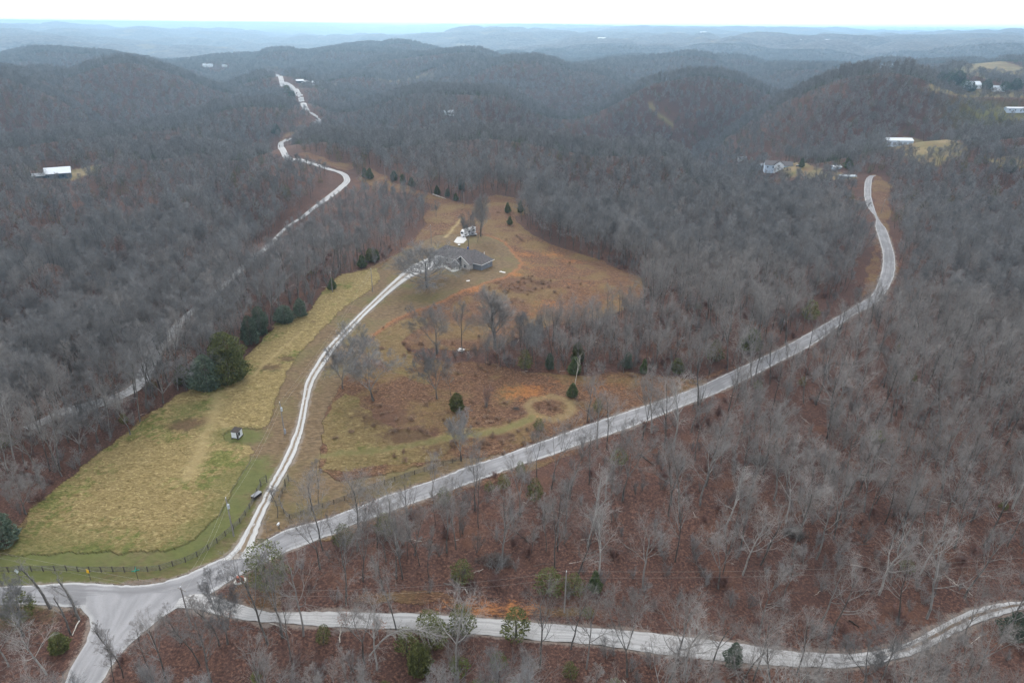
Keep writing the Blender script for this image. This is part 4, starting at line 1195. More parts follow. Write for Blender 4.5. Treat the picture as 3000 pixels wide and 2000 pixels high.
CEDARS = [
    ((478, 893), 11.5, 'cedar_med', 1.2, 'dark blue green cedar at the lower end of the cedar row beside the meadow'),
    ((527, 874), 16.5, 'cedar_big', 1.0, 'largest olive green cedar in the row beside the meadow'),
    ((577, 790), 10.8, 'cedar2', 1.05, 'narrow grey green cedar just above the largest cedar'),
    ((600, 768), 10.8, 'cedar_med', 0.9, 'dark cone shaped cedar fourth up the row beside the meadow'),
    ((655, 740), 6.8, 'cedar_med', 1.6, 'low wide dark cedar near the top of the meadow'),
    ((691, 727), 7.5, 'cedar2', 1.2, 'uppermost dark cedar at the top of the meadow'),
    ((422, 880), 6.5, 'cedar1', 1.0, 'small olive cedar on bare stems between wood and meadow'),
    ((1049, 943), 6.0, 'cedar1', 0.95, 'single bright green cedar alone in the brown field'),
    ((1315, 911), 4.8, 'cedar0', 1.25, 'dark round cedar under the dead white snag'),
    ((1320, 858), 6.2, 'cedar0', 1.25, 'dark green cedar at the thicket edge, lower of two stacked one behind the other'),
    ((1327, 832), 7.5, 'cedar1', 0.8, 'pointed cedar just behind the dark cedar at the thicket edge'),
    ((1206, 850), 7.5, 'cedar_loose', 0.9, 'ragged grey green cedar at the left end of the thicket edge'),
    ((1262, 848), 6.0, 'cedar2', 0.9, 'squat cedar between the ragged cedar and the stacked pair'),
    ((1478, 858), 5.5, 'cedar0', 0.8, 'small dark cedar on the thicket edge near the road'),
    ((1555, 856), 5.5, 'cedar1', 1.0, 'olive green cedar on the thicket edge closest to the road'),
    ((1440, 845), 6.0, 'cedar2', 1.0, 'pale green cedar half hidden in grey twigs on the thicket edge'),
    ((1372, 945), 4.2, 'cedar_loose', 1.1, 'small ragged cedar beside the upper side of the road near the ring path'),
    ((1237, 988), 4.0, 'cedar_loose', 1.2, 'small green tipped cedar just below the ring path'),
    ((1166, 489), 6.5, 'cedar0', 1.0, 'small dark cedar left of a pair in the far corner of the field'),
    ((1195, 489), 7.5, 'cedar0', 0.9, 'pointed dark cedar right of a pair in the far corner of the field'),
    ((1171, 516), 5.0, 'cedar0', 1.1, 'round dark cedar nearest the house in the far corner of the field'),
    ((1004, 447), 6.5, 'cedar0', 1.1, 'cedar above the felled white logs'),
    ((1028, 452), 5.5, 'cedar2', 1.1, 'cedar right of the felled white logs'),
    ((1047, 461), 5.0, 'cedar0', 1.2, 'low cedar farthest right of the felled white logs'),
    ((1060, 435), 9, 'cedar_med', 0.8, 'tall cedar at the wood edge behind the low cedars'),
    ((850, 412), 8.5, 'cedar0', 1.1, 'dark cedar at the head of the field near the back road'),
    ((838, 408), 7.5, 'cedar2', 1.1, 'grey green cedar left of the dark cedar at the head of the field'),
    ((905, 415), 7.5, 'cedar_med', 1.0, 'dark cedar on the wood edge right of the bare utility pole'),
    ((925, 422), 7.0, 'cedar0', 1.1, 'dark cedar in the line along the top wood edge'),
    ((945, 428), 6.5, 'cedar_med', 1.0, 'broad cedar ending the line along the top wood edge'),
    ((852, 600), 6.5, 'cedar1', 1.2, 'green cedar at the lawn edge, leftmost of three left of the house'),
    ((832, 614), 6.0, 'cedar0', 1.3, 'dark cedar low in the group left of the house'),
    ((866, 598), 5.5, 'cedar0', 1.0, 'upper cedar of the group left of the house'),
    ((764, 665), 5.5, 'cedar0', 1.1, 'round dark cedar by the utility pole at the wood edge'),
    ((617, 1352), 11.5, 'cedar_feather', 1.0, 'big feathery cedar at the junction behind bare trees'),
    ((1062, 1335), 5.5, 'cedar_loose', 1.3, 'light green pine like cedar on the leaf litter above the gravel road'),
    ((1262, 1362), 6.2, 'cedar_loose', 1.4, 'wide ragged green cedar left of the utility pole'),
    ((1318, 1366), 5.5, 'cedar_loose', 1.1, 'narrow green cedar right of the utility pole'),
    ((1365, 1358), 5.5, 'cedar0', 0.8, 'slim dark green cedar at the foot of the curved pale tree'),
    ((1185, 1463), 7.2, 'cedar_loose', 1.15, 'tall feathery cedar overlapping the gravel road'),
    ((1060, 1455), 7.0, 'cedar_loose', 1.1, 'thin cedar on the lower bank of the gravel road'),
    ((985, 1460), 6.0, 'cedar_loose', 1.3, 'bright green bushy cedar behind the drooping white limb'),
    ((1005, 1480), 6.0, 'cedar_loose', 1.2, 'green cedar just right of the bushy cedar by the drooping limb'),
    ((965, 1545), 7.0, 'cedar1', 0.8, 'dense olive cedar at the bottom, below the drooping white limb'),
    ((935, 1500), 6.0, 'cedar_loose', 1.1, 'olive cedar left of the dense olive cedar'),
    ((1682, 1527), 5.5, 'cedar2', 0.9, 'little dark cedar standing on the lower edge of the gravel road'),
    ((2320, 1465), 6.5, 'cedar2', 1.1, 'dark cedar at the lower right near the end of the gravel road'),
    ((1020, 1155), 4.5, 'cedar_loose', 1.1, 'small dark cedar on the lower road edge left of the forked tree'),
    ((1228, 1150), 6.5, 'cedar_loose', 0.9, 'small green cedar clinging round a trunk below the road'),
    ((885, 1225), 5.5, 'cedar_loose', 1.3, 'bushy dark cedar on the lower road edge in the middle'),
    ((790, 1250), 5.5, 'cedar_loose', 1.2, 'bushy dark cedar on the lower road edge right of the tall dark trunk'),
    ((1640, 830), 8, 'cedar_loose', 1.1, 'olive cedar inside the grey forked tree at the field corner'),
    ((1722, 805), 8.5, 'cedar1', 1.2, 'bushy olive cedar by the upper roadside'),
    ((1858, 735), 8.5, 'cedar_loose', 1.3, 'bushy dark cedar at the upper roadside below the bend'),
    ((140, 1495), 4.5, 'cedar1', 1.0, 'small olive cedar inside the lower left wood by the side road'),
    ((50, 1420), 6.5, 'cedar_loose', 1.4, 'dark ragged evergreen under the broken trunks'),
    ((10, 1250), 9, 'cedar2', 1.2, 'dark evergreen at the left edge where the tall grass meets the wood'),
    ((635, 308), 13, 'cedar_med', 1.3, 'dark cedars beside the far bend of the back road, lower one'),
    ((660, 215), 15, 'cedar_big', 1.2, 'dark evergreen clump covering the back road near the crest'),
    ((672, 228), 14, 'cedar_med', 1.3, 'dark evergreen just below the clump on the back road'),
    ((1840, 385), 9, 'cedar0', 1.0, 'dark cedar behind the pale house on the right'),
    ((1947, 388), 11, 'cedar0', 1.2, 'dark cedar right of the grey shed near the right road'),
    ((2318, 395), 10, 'cedar_med', 1.2, 'dark round cedar on the track at the right edge'),
]
PT = []          # plan positions already taken
for i, (px, h, k, sx, lab) in enumerate(PLACED):
    g = ground(*px)
    PT.append((g.x, g.y, 8.5 if k in ('wide0', 'wide1', 'wide2') else 3.4))
    if k == 'thicket':
        plant(k, g.x, g.y, h, BASEH[k], 0.4, 'shrub', 'tall reddish shrub of many upright stems alone in the brown field', 'shrub', None, sx)
        continue
    dead = k in ('snag', 'broken')
    tilt = (0, 0)
    if 'leaning' in lab or 'slant' in lab: tilt = (0, R(-9 if px[0] < 1300 else 9))
    plant(k, g.x, g.y, h, BASEH[k], rnd.uniform(-0.6, 0.6) if k == 'broken' else rnd.uniform(0, 6.28), 'dead_tree' if dead else 'bare_tree', lab, 'dead tree' if dead else 'tree', None, sx, tilt=tilt)
for px, h, k, sx, lab in CEDARS:
    g = ground(*px)
    PT.append((g.x, g.y, 1.5 + 0.1 * h))
    plant(k, g.x, g.y, h, BASEH[k], rnd.uniform(0, 6.28), 'cedar_tree', lab, 'evergreen tree', None, sx)

# ------------------------------------------------------------------ the woods: one jittered stand over all the ground, thinning with distance
def stand(r0, r1, cell, amax=46, seed=1):
    rg = np.random.default_rng(seed)
    n = int(r1 * 1.05 / cell)
    ii, jj = np.meshgrid(np.arange(-n, n + 1), np.arange(-2, n + 1))
    x = (ii + rg.uniform(0.06, 0.94, ii.shape)) * cell; y = (jj + rg.uniform(0.06, 0.94, ii.shape)) * cell
    x = x.ravel(); y = y.ravel(); r = np.hypot(x, y); a = np.abs(np.arctan2(x, y))
    k = (r > r0) & (r < r1) & (a < R(amax)); return x[k], y[k]


PTA = np.array(PT)
REAL = {'x': [], 'y': []}
sx_, sy_ = stand(62, 460, 6.0, 47, 3)
fm = forest_mask(sx_, sy_)
# keep a margin to the roads and to the placed trees, and thin the wood right of the junction
for kname, p in ROADS.items():
    c = np.concatenate([p, p[:1]])
    fm &= dist_line(sx_, sy_, c, 8) > 1.3
MAINC = (poly_world(road_top[::2]) + poly_world(road_top[::2])) / 2


def road_set_back(x, y, fm):
    r = np.hypot(x, y)
    fm &= ~((dist_line(x, y, HP, 40) < 3.5 + 7 * sstep(r, 300, 460)) & (r > 290))
    fm &= ~((dist_line(x, y, MAINC, 40) < 8.5) & (r > 260))
    return fm


fm = road_set_back(sx_, sy_, fm)
d = np.min(np.hypot(sx_[:, None] - PTA[None, :, 0], sy_[:, None] - PTA[None, :, 1]) - PTA[None, :, 2], axis=1)
fm &= d > 0
POWER = np.array([list(ground(*p)[:2]) for p in ((420, 1420), (560, 1400), (1294, 1400), (2420, 1330))])
corr = dist_line(sx_, sy_, POWER, 20) < 7.5          # cleared strip under the power line
rg_ = np.random.default_rng(9)
openness = fbm(sx_ / 38, sy_ / 38, 77, 2)
fm &= ~(corr & (rg_.random(len(sx_)) < 0.85))
near_wood = inside(sx_, sy_, poly_world([(560, 1330), (784, 1225), (1267, 1060), (1568, 950), (1768, 860), (1900, 800), (1900, 1100), (1500, 1400), (700, 1400)]))
fm &= ~(near_wood & (rg_.random(len(sx_)) < 0.42))
fm &= ~(inside(sx_, sy_, poly_world([(230, 1640), (450, 1400), (560, 1432), (1084, 1462), (1500, 1508), (1500, 1700), (230, 1700)])) & (rg_.random(len(sx_)) < 0.42))
fm &= ~((sx_ > 25) & (np.hypot(sx_, sy_) < 260) & (rg_.random(len(sx_)) < 0.10))
fm &= rg_.random(len(sx_)) < 0.80 + 0.35 * openness
sx_, sy_ = sx_[fm], sy_[fm]
print('near stand', len(sx_))


def project(x, y, z):
    w = np.linalg.inv(_M) @ np.array([x, y, z - CAMZ])
    return (1500 + FPX * w[0] / -w[2]) / K3, (1000 - FPX * w[1] / -w[2]) / K3, -w[2]


LANDMARKS = [((183, 1425), 'the broken trunk at the junction'), ((108, 1548), 'the gnarled thick tree'), ((50, 1420), 'the dark evergreen at the lower left'), ((440, 1420), 'the pole on the junction point'),
             ((617, 1320), 'the feathery cedar at the junction'), ((552, 1334), 'the brick mailbox'), ((742, 1263), 'the tall dark trunk at the road edge'), ((885, 1225), 'the dark bushy cedar on the road edge'),
             ((1020, 1155), 'the small dark roadside cedar'), ((1062, 1335), 'the light green cedar on the litter'), ((1146, 1292), 'the big brush pile'), ((1296, 1400), 'the lone pole above the gravel road'),
             ((1228, 1150), 'the cedar clinging round a trunk'), ((965, 1545), 'the dense olive cedar at the bottom'), ((985, 1450), 'the bright green bushy cedar'), ((1185, 1463), 'the tall feathery cedar'),
             ((1350, 1470), 'the middle of the gravel road'), ((1682, 1527), 'the little cedar on the gravel road'), ((1951, 1530), 'the lowest part of the gravel bend'), ((2155, 1455), 'the rising gravel bend'), ((2320, 1465), 'the dark cedar at the gravel road end'),
             ((1745, 1062), 'the dark tangle of fallen crown'), ((1820, 1225), 'the low tangled brush'), ((1485, 1055), 'the dark fallen trunk'), ((2018, 1365), 'the big pale crowned tree'), ((1568, 920), 'the road by the field corner'),
             ((1768, 820), 'the road below the bend'), ((1951, 715), 'the road bend'), ((1372, 945), 'the ragged cedar by the ring path'), ((1555, 856), 'the cedar closest to the road'), ((300, 1000), 'the dark leaning meadow edge tree'),
             ((478, 880), 'the blue green cedar of the row'), ((655, 740), 'the low wide cedar at the meadow top'), ((60, 1180), 'the dense tree over the tall grass'), ((10, 1250), 'the evergreen at the left edge'), ((200, 940), 'the lower back road'), ((2200, 1180), 'the right edge of the wood'), ((2230, 960), 'the upper right edge of the wood'),
             ((1470, 1180), 'the curved pale tree'), ((1320, 1020), 'the road below the ring path')]


def zone(px, py):
    (lx, ly), nm = min(LANDMARKS, key=lambda q: (q[0][0] - px) ** 2 + ((q[0][1] - py) * 1.3) ** 2)
    dx, dy = px - lx, py - ly
    dist = math.hypot(dx, dy)
    side = ('right of' if dx > 0 else 'left of') if abs(dx) > abs(dy) else ('below' if dy > 0 else 'above')
    return 'bare grey tree %s%s %s' % ('close ' if dist < 55 else ('well ' if dist > 130 else ''), side, nm), 'bare trees %s %s' % (side, nm)


THICK = poly_world([(1125, 790), (1170, 775), (1251, 752), (1351, 736), (1417, 716), (1500, 740), (1600, 800), (1625, 868), (1568, 866), (1351, 862), (1184, 856), (1110, 840), (1110, 800)])
LOWP = [poly_world(p) for p in ([(2030, 336), (2120, 340), (2125, 378), (2025, 378)], [(85, 408), (190, 405), (200, 445), (80, 450)], [(1740, 398), (1860, 400), (1860, 425), (1740, 425)],
                                  [(2190, 206), (2345, 214), (2345, 236), (2190, 228)], [(660, 197), (780, 200), (780, 214), (660, 210)], [(2010, 160), (2070, 160), (2070, 172), (2010, 172)],
                                  [(465, 156), (530, 157), (530, 168), (465, 166)], [(2310, 262), (2400, 262), (2400, 285), (2310, 285)])]


SCRUB = poly_world([(800, 412), (830, 412), (960, 455), (984, 478), (972, 505), (982, 520), (930, 575), (860, 612), (780, 600), (700, 600), (600, 660), (560, 625), (640, 548), (700, 505), (780, 440)])


def hscale(x, y):
    x = np.asarray(x, float); y = np.asarray(y, float)
    s = np.where(inside(x, y, THICK), 0.64, 1.0)
    r = np.hypot(x, y)
    s = np.where((r > 250) & (dist_line(x, y, MAINC, 40) < 22), s * 0.75, s)
    s = np.where((r > 300) & (dist_line(x, y, HP, 40) < 26), s * 0.7, s)
    s = np.where(inside(x, y, SCRUB), s * 0.58, s)
    for p in LOWP: s = np.where(inside(x, y, p), s * 0.42, s)
    return s


def hs(a, b): return float(hscale(np.array([a]), np.array([b]))[0])


P_ = [(project(a, b, float(height(a, b)) + 8), a, b) for a, b in zip(sx_, sy_)]
cand = [(q[2], i) for i, (q, a, b) in enumerate(P_) if -120 < q[0] < 2470 and 150 < q[1] < 1640]
cand.sort()
NSEP = 300 - len(PLACED) - 4
sel = set(i for _, i in cand[:NSEP])
kinds_n = ['forest0', 'forest1', 'forest2', 'forest3', 'forest4', 'pale0', 'pale1', 'pale2', 'fork0', 'fork1', 'fork2', 'slim0', 'slim1', 'slim2']
kw = [5, 5, 5, 5, 5, 4, 5, 4, 3, 3, 3, 3, 3, 3]
rest = []
for i, (a, b) in enumerate(zip(sx_, sy_)):
    if i in sel:
        q = P_[i][0]
        z0 = float(height(a, b)); fp = project(a, b, z0)
        lab, grp = zone(fp[0], fp[1])
        k = rnd.choices(kinds_n, kw)[0]
        slim = k.startswith('slim')
        h = (rnd.uniform(9, 14) if slim else rnd.uniform(15.5, 23)) * hs(a, b)
        tall = h > 20
        if k.startswith('pale'): lab = lab.replace('bare grey tree', 'pale limbed tree').replace('bare tree', 'pale limbed tree')
        elif slim: lab = lab.replace('bare grey tree', 'thin small tree').replace('bare tree', 'thin small tree')
        elif k.startswith('fork'): lab = lab.replace('bare grey tree', 'fork trunked tree').replace('bare tree', 'fork trunked tree')
        if tall: lab = 'tall ' + lab
        grp = 'woodland trees: ' + lab
        plant(k, a, b, h, BASEH[k], rnd.uniform(0, 6.28), 'bare_tree', lab, 'tree', grp, rnd.uniform(0.85, 1.15), tilt=(rnd.gauss(0, 0.05), rnd.gauss(0, 0.05)))
    else: rest.append((a, b))
for k in range(0, len(HP) - 1, 2):
    if np.hypot(*HP[k]) < 335:
        for sgn in (-1, 1):
            if rnd.random() < 0.62:
                o_ = HP[k] + _nrm[k] * sgn * rnd.uniform(3.0, 6.5); rest.append((o_[0] + rnd.uniform(-1, 1), o_[1] + rnd.uniform(-1, 1)))
tkx, tky = stand(120, 460, 5.6, 47, 17)
tk_ = inside(tkx, tky, THICK) & forest_mask(tkx, tky) & (np.min(np.hypot(tkx[:, None] - PTA[None, :, 0], tky[:, None] - PTA[None, :, 1]) - PTA[None, :, 2] * 1.2, axis=1) > 0)
rest += [(a, b) for a, b in zip(tkx[tk_], tky[tk_])]
rest = np.array(rest)


def proto_collection(name, items):
    c = bpy.data.collections.new(name)
    for i, (nm, me) in enumerate(items):
        o = bpy.data.objects.new('%s_%02d' % (nm, i), me); c.objects.link(o)
    return c


def scatter(name, coll, nproto, X, Y, idx, scl, label, cat=None, sxy=None, seed=5, tilt=0.06, zoff=0.0):
    rg = np.random.default_rng(seed)
    n = len(X)
    Z = height(X, Y) - (X * X + Y * Y) / (2 * 6371000.0) * 0.5 + zoff
    me = bpy.data.meshes.new(name)
    me.vertices.add(n); me.vertices.foreach_set('co', np.stack([X, Y, Z], 1).astype(np.float32).ravel())
    rot = np.stack([rg.normal(0, tilt, n), rg.normal(0, tilt, n), rg.uniform(0, 6.283, n)], 1).astype(np.float32)
    sxy = scl * rg.uniform(0.85, 1.15, n) if sxy is None else sxy
    sc = np.stack([sxy, sxy, scl], 1).astype(np.float32)
    a = me.attributes.new('rot', 'FLOAT_VECTOR', 'POINT'); a.data.foreach_set('vector', rot.ravel())
    a = me.attributes.new('scl', 'FLOAT_VECTOR', 'POINT'); a.data.foreach_set('vector', sc.ravel())
    a = me.attributes.new('idx', 'INT', 'POINT'); a.data.foreach_set('value', idx.astype(np.int32))
    me.update()
    o = bpy.data.objects.new(name, me); link(o)
    ng = bpy.data.node_groups.new(name, 'GeometryNodeTree')
    ng.interface.new_socket('Geometry', in_out='INPUT', socket_type='NodeSocketGeometry')
    ng.interface.new_socket('Geometry', in_out='OUTPUT', socket_type='NodeSocketGeometry')
    N, L = ng.nodes, ng.links
    gi, go = N.new('NodeGroupInput'), N.new('NodeGroupOutput')
    ip = N.new('GeometryNodeInstanceOnPoints'); ci = N.new('GeometryNodeCollectionInfo')
    ci.inputs['Collection'].default_value = coll
    ci.inputs['Separate Children'].default_value = True
    ci.inputs['Reset Children'].default_value = True
    ip.inputs['Pick Instance'].default_value = True

    def at(nm, tp):
        x = N.new('GeometryNodeInputNamedAttribute'); x.data_type = tp; x.inputs['Name'].default_value = nm; return x.outputs['Attribute']
    mp = N.new('GeometryNodeMeshToPoints')
    L.new(gi.outputs[0], mp.inputs[0]); L.new(mp.outputs[0], ip.inputs['Points'])
    L.new(ci.outputs[0], ip.inputs['Instance'])
    L.new(at('idx', 'INT'), ip.inputs['Instance Index'])
    e2r = N.new('FunctionNodeEulerToRotation'); L.new(at('rot', 'FLOAT_VECTOR'), e2r.inputs[0]); L.new(e2r.outputs[0], ip.inputs['Rotation'])
    L.new(at('scl', 'FLOAT_VECTOR'), ip.inputs['Scale'])
    L.new(ip.outputs[0], go.inputs[0])
    md = o.modifiers.new('scatter', 'NODES'); md.node_group = ng
    tag(o, label, cat, None, 'stuff')
    return o


near_items = [('tree', joined('wood_tree', *KIND[k])) for k in ('forest0', 'forest1', 'forest2', 'forest4', 'pale1', 'fork0', 'slim0', 'dense0', 'dense1', 'dense2', 'dense3')]
# lighter trees with fewer, thicker twigs for the wood beyond
far_items = []
for i in range(5):
    s = grow(900 + i, H=16.5, clear=0.45, limb=5.4, nl=11, spread=(35, 68), r0=0.20, kids=(6, 4, 4), twig=0.021, wob=0.14)
    far_items.append(('far_tree', joined('far_tree', *tree_meshes('far_tree', s, M_BARK, M_TWIG_DENSE, 1.55))))
far_items.append(('far_cedar', joined('far_cedar', *cedar_meshes(31, 9.0, 6.0, M_CEDAR, n=700, shape=0.8))))
NEARC = proto_collection('near_wood_kinds', near_items)
FARC = proto_collection('far_wood_kinds', far_items)
rg0 = np.random.default_rng(21)
rr_ = np.hypot(rest[:, 0], rest[:, 1])
idx = rg0.choice(7, len(rest), p=[.2, .2, .2, .14, .1, .1, .06])
dn = (rest[:, 0] < 10) | (rr_ > 300); idx = np.where(dn & (rg0.random(len(rest)) < 0.85), rg0.integers(7, 11, len(rest)), idx)
scatter('near_wood', NEARC, 11, rest[:, 0], rest[:, 1], idx, rg0.uniform(0.75, 1.15, len(rest)) * hscale(rest[:, 0], rest[:, 1]), 'mass of bare grey broadleaf trees covering the ridges around the field')
X1, Y1 = stand(460, 1300, 7.0, 47, 4); f1 = road_set_back(X1, Y1, forest_mask(X1, Y1)); X1, Y1 = X1[f1], Y1[f1]
X2, Y2 = stand(1300, 4000, 9.6, 46, 5); f2 = road_set_back(X2, Y2, forest_mask(X2, Y2)); X2, Y2 = X2[f2], Y2[f2]
X = np.concatenate([X1, X2]); Y = np.concatenate([Y1, Y2])
big = fbm(X / 60, Y / 60, 83, 2)
drop = (np.hypot(X, Y) < 1300) & (rg0.random(len(X)) > 0.72 + 0.5 * big)
X, Y, big = X[~drop], Y[~drop], big[~drop]
rr_ = np.hypot(X, Y)
idx = rg0.integers(0, 5, len(X))
cedarn = fbm(X / 120, Y / 120, 87, 2)
idx[(rg0.random(len(X)) < 0.006 + 0.25 * np.clip(cedarn - 0.68, 0, 1))] = 5
scl = rg0.uniform(0.78, 1.05, len(X)) * (0.85 + 0.3 * big) * np.where(rr_ > 1300, 1.08, 1.0)
sxy = scl * rg0.uniform(0.85, 1.15, len(X)) * np.where(rr_ > 1300, 1.3, 1.0)
print('far stand', len(X))
_h = hscale(X, Y); scl = scl * _h; sxy = sxy * np.sqrt(_h)
scatter('far_wood', FARC, 6, X, Y, idx, scl, 'far wooded hills of bare grey trees fading into blue haze', sxy=sxy)

# undergrowth: low brush, saplings and evergreen seedlings under and beside the wood
ug_items = [('brush', joined('brush', *KIND['brush0'])), ('brush', joined('brush', *KIND['brush1'])), ('sapling', joined('sapling', *KIND['sapling0'])),
            ('sapling', joined('sapling', *KIND['sapling1'])), ('seedling', joined('seedling', *KIND['bush_green'])), ('young_cedar', joined('young_cedar', *KIND['cedar_loose']))]
UGC = proto_collection('undergrowth_kinds', ug_items)
ux, uy = stand(62, 330, 4.4, 47, 8)
um = forest_mask(ux, uy)
for kname, p in ROADS.items(): um &= dist_line(ux, uy, np.concatenate([p, p[:1]]), 8) > 0.9
edge_d = dist_line(ux, uy, np.concatenate([OPENP, OPENP[:1]]), 12)
pr = 0.55 + 0.4 * (edge_d < 9) + 0.4 * (fbm(ux / 18, uy / 18, 95, 2) - 0.5)
um &= rg0.random(len(ux)) < pr
ux, uy, edge_d = ux[um], uy[um], edge_d[um]
gn = fbm(ux / 16, uy / 16, 96, 2)
bot = inside(ux, uy, poly_world([(520, 1440), (900, 1470), (1300, 1500), (1500, 1560), (1400, 1700), (500, 1700)]))
gp = 0.02 + 0.5 * np.clip(gn - 0.62, 0, 1) + 0.5 * bot
u1 = rg0.random(len(ux))
ui = np.where(u1 < gp * 0.6, 4, np.where(u1 < gp, 5, rg0.choice(4, len(ux), p=[.12, .13, .38, .37])))
scatter('undergrowth', UGC, 6, ux, uy, ui, rg0.uniform(0.5, 1.15, len(ux)) * np.where(ui == 5, 0.55, 1.0), 'low brown brush, saplings and green seedlings under the bare trees')
# dropped limbs lying on the leaf litter
fb_items = []
for i in range(4):
    rg = random.Random(60 + i); S = Seg(); p = Vector((0, 0, .12)); d = Vector((1, 0, .05)); L = rg.uniform(2.2, 4.5)
    for k in range(4):
        q = p + (d + rvec(rg) * .18) * L / 4; q.z = max(q.z, .05); S.add(p, q, .075 * (1 - k * .2), .075 * (1 - (k + 1) * .2))
        for m in range(2): S.add(q, q + (turn(d, R(rg.uniform(25, 60)), rg) * rg.uniform(.4, 1.1)), .025, .012)
        p = q
    v, f = seg_mesh(S, 4); fb_items.append(('limb', np_mesh('dropped_limb', v, f, [M_DEAD if i % 2 else M_BARK])))
FBC = proto_collection('dropped_limb_kinds', fb_items)
lx_, ly_ = stand(62, 300, 8.5, 47, 33)
lm_ = forest_mask(lx_, ly_) & (rg0.random(len(lx_)) < 0.5); lx_, ly_ = lx_[lm_], ly_[lm_]
scatter('fallen_branches', FBC, 4, lx_, ly_, rg0.integers(0, 4, len(lx_)), rg0.uniform(0.6, 1.4, len(lx_)), 'dropped limbs and sticks lying on the leaf litter of the woods')
# brambles and tall weeds standing in the old field
bx_, by_ = stand(120, 420, 3.0, 40, 12)
wxx = bx_ + (fbm(bx_ / 12, by_ / 12, 73, 3) - 0.5) * 7; wyy = by_ + (fbm(bx_ / 12, by_ / 12, 74, 3) - 0.5) * 7
bm_ = inside(wxx, wyy, OPENP) & ~inside(bx_, by_, MEADP) & ~inside(bx_, by_, LAWNP)
for kname, p in ROADS.items(): bm_ &= ~inside(bx_, by_, p)
for ln, w in GTRK + TRK: bm_ &= dist_line(bx_, by_, ln) > w + 0.6
rd_ = np.hypot(bx_ - RC.x, by_ - RC.y); bm_ &= ~((rd_ > 4.4) & (rd_ < 8.4))
thk = np.zeros(len(bx_))
for dx, dy, rad, st in ((890, 960, 9, .6), (940, 1000, 7, .6), (1264, 936, 3.6, 1), (1200, 665, 7, .8), (1240, 650, 7, .7), (1150, 1010, 10, .9), (1080, 1030, 9, .8), (1200, 985, 7, .8), (1000, 1050, 7, .5), (1010, 815, 7, .9), (950, 805, 6, .9),
                        (1090, 825, 8, 1), (1130, 840, 6, .9), (1180, 848, 5, .8), (1190, 946, 2.5, 1), (1300, 905, 3, .5), (1500, 900, 10, .3), (1117, 936, 2.5, .9)):
    g = ground(dx, dy); thk = np.maximum(thk, st * np.exp(-(((bx_ - g.x) / 1.4) ** 2 + (by_ - g.y) ** 2) / rad ** 2))
bm_ &= rg0.random(len(bx_)) < 0.05 * np.clip(fbm(bx_ / 9, by_ / 9, 99, 2) - 0.60, 0, 1) / 0.2 + 0.9 * thk
bx_, by_ = bx_[bm_], by_[bm_]
M_WEED = noise_mat('weed', (0.18, 0.12, 0.085), (0.33, 0.22, 0.15), 1.0, 0.9, per_obj=0.25)
WC = proto_collection('weed_kinds', [('weed', joined('weed', *tree_meshes('weed', shrub_segs(740 + i, 1.6, 16, 55, (4, 4, 2), 0.02), M_WEED, M_WEED))) for i in range(2)])
scatter('weeds', WC, 2, bx_, by_, rg0.integers(0, 2, len(bx_)), rg0.uniform(0.35, 0.9, len(bx_)), 'reddish brown brambles and weeds standing in the old field', sxy=rg0.uniform(0.5, 1.3, len(bx_)))

# ------------------------------------------------------------------ built things: materials
def flat_mat(name, c, rough=0.6, metal=0.0, var=0.06, scale=2.0):
    a = tuple(max(0, x * (1 - var)) for x in c); b = tuple(x * (1 + var) for x in c)
    return noise_mat(name, a, b, scale, rough, metal=metal)


M_SHINGLE = noise_mat('grey_shingle', (0.085, 0.078, 0.080), (0.135, 0.122, 0.122), 1.2, 0.9, 6, c2=(0.11, 0.10, 0.10))
M_SIDE_LT = flat_mat('light_siding', (0.40, 0.39, 0.38), 0.7, var=0.05, scale=(3.0))
M_SIDE_DK = flat_mat('slate_siding', (0.15, 0.165, 0.19), 0.7)
M_STONE = noise_mat('ledge_stone', (0.20, 0.17, 0.14), (0.42, 0.37, 0.32), 2.5, 0.9)
M_WHITE = flat_mat('white_paint', (0.72, 0.72, 0.72), 0.5)
M_WMETAL = flat_mat('white_metal', (0.60, 0.63, 0.66), 0.4, var=0.06)
M_BMETAL = flat_mat('pale_blue_metal', (0.42, 0.50, 0.60), 0.45, var=0.08)
M_BLUEWALL = flat_mat('dark_blue_siding', (0.045, 0.075, 0.11), 0.7, var=0.15)
M_GLASS = flat_mat('dark_glass', (0.02, 0.025, 0.03), 0.15)
M_DARK = flat_mat('dark_wood', (0.035, 0.028, 0.025), 0.8, var=0.2)
M_POST = flat_mat('dark_post', (0.075, 0.065, 0.058), 0.85, var=0.25)
M_RAIL = noise_mat('grey_rail', (0.06, 0.056, 0.052), (0.15, 0.14, 0.13), 2.0, 0.85)
M_POLE = noise_mat('pole_wood', (0.17, 0.155, 0.145), (0.27, 0.255, 0.245), 2.0, 0.85, stretch=(1, 1, .2))
M_GALV = flat_mat('galvanised', (0.38, 0.42, 0.45), 0.45, var=0.1)
M_WIRE = flat_mat('wire', (0.30, 0.29, 0.27), 0.5)
M_CONC = flat_mat('concrete', (0.48, 0.47, 0.43), 0.85, var=0.08, scale=0.8)
M_BRICK = noise_mat('red_brick', (0.20, 0.065, 0.045), (0.34, 0.13, 0.095), 7.0, 0.9)
M_GREYTIN = flat_mat('grey_tin', (0.24, 0.25, 0.27), 0.5)
M_YELLOW = flat_mat('yellow_sign', (0.75, 0.42, 0.01), 0.5)
M_SGREEN = flat_mat('green_sign', (0.02, 0.24, 0.17), 0.5)
M_SWHITE = flat_mat('white_sign', (0.72, 0.82, 0.85), 0.4)
M_BLUE = flat_mat('blue_plastic', (0.03, 0.09, 0.30), 0.5)
M_TYRE = flat_mat('tyre', (0.02, 0.02, 0.02), 0.8)
M_RED = flat_mat('red_paint', (0.28, 0.03, 0.025), 0.4)
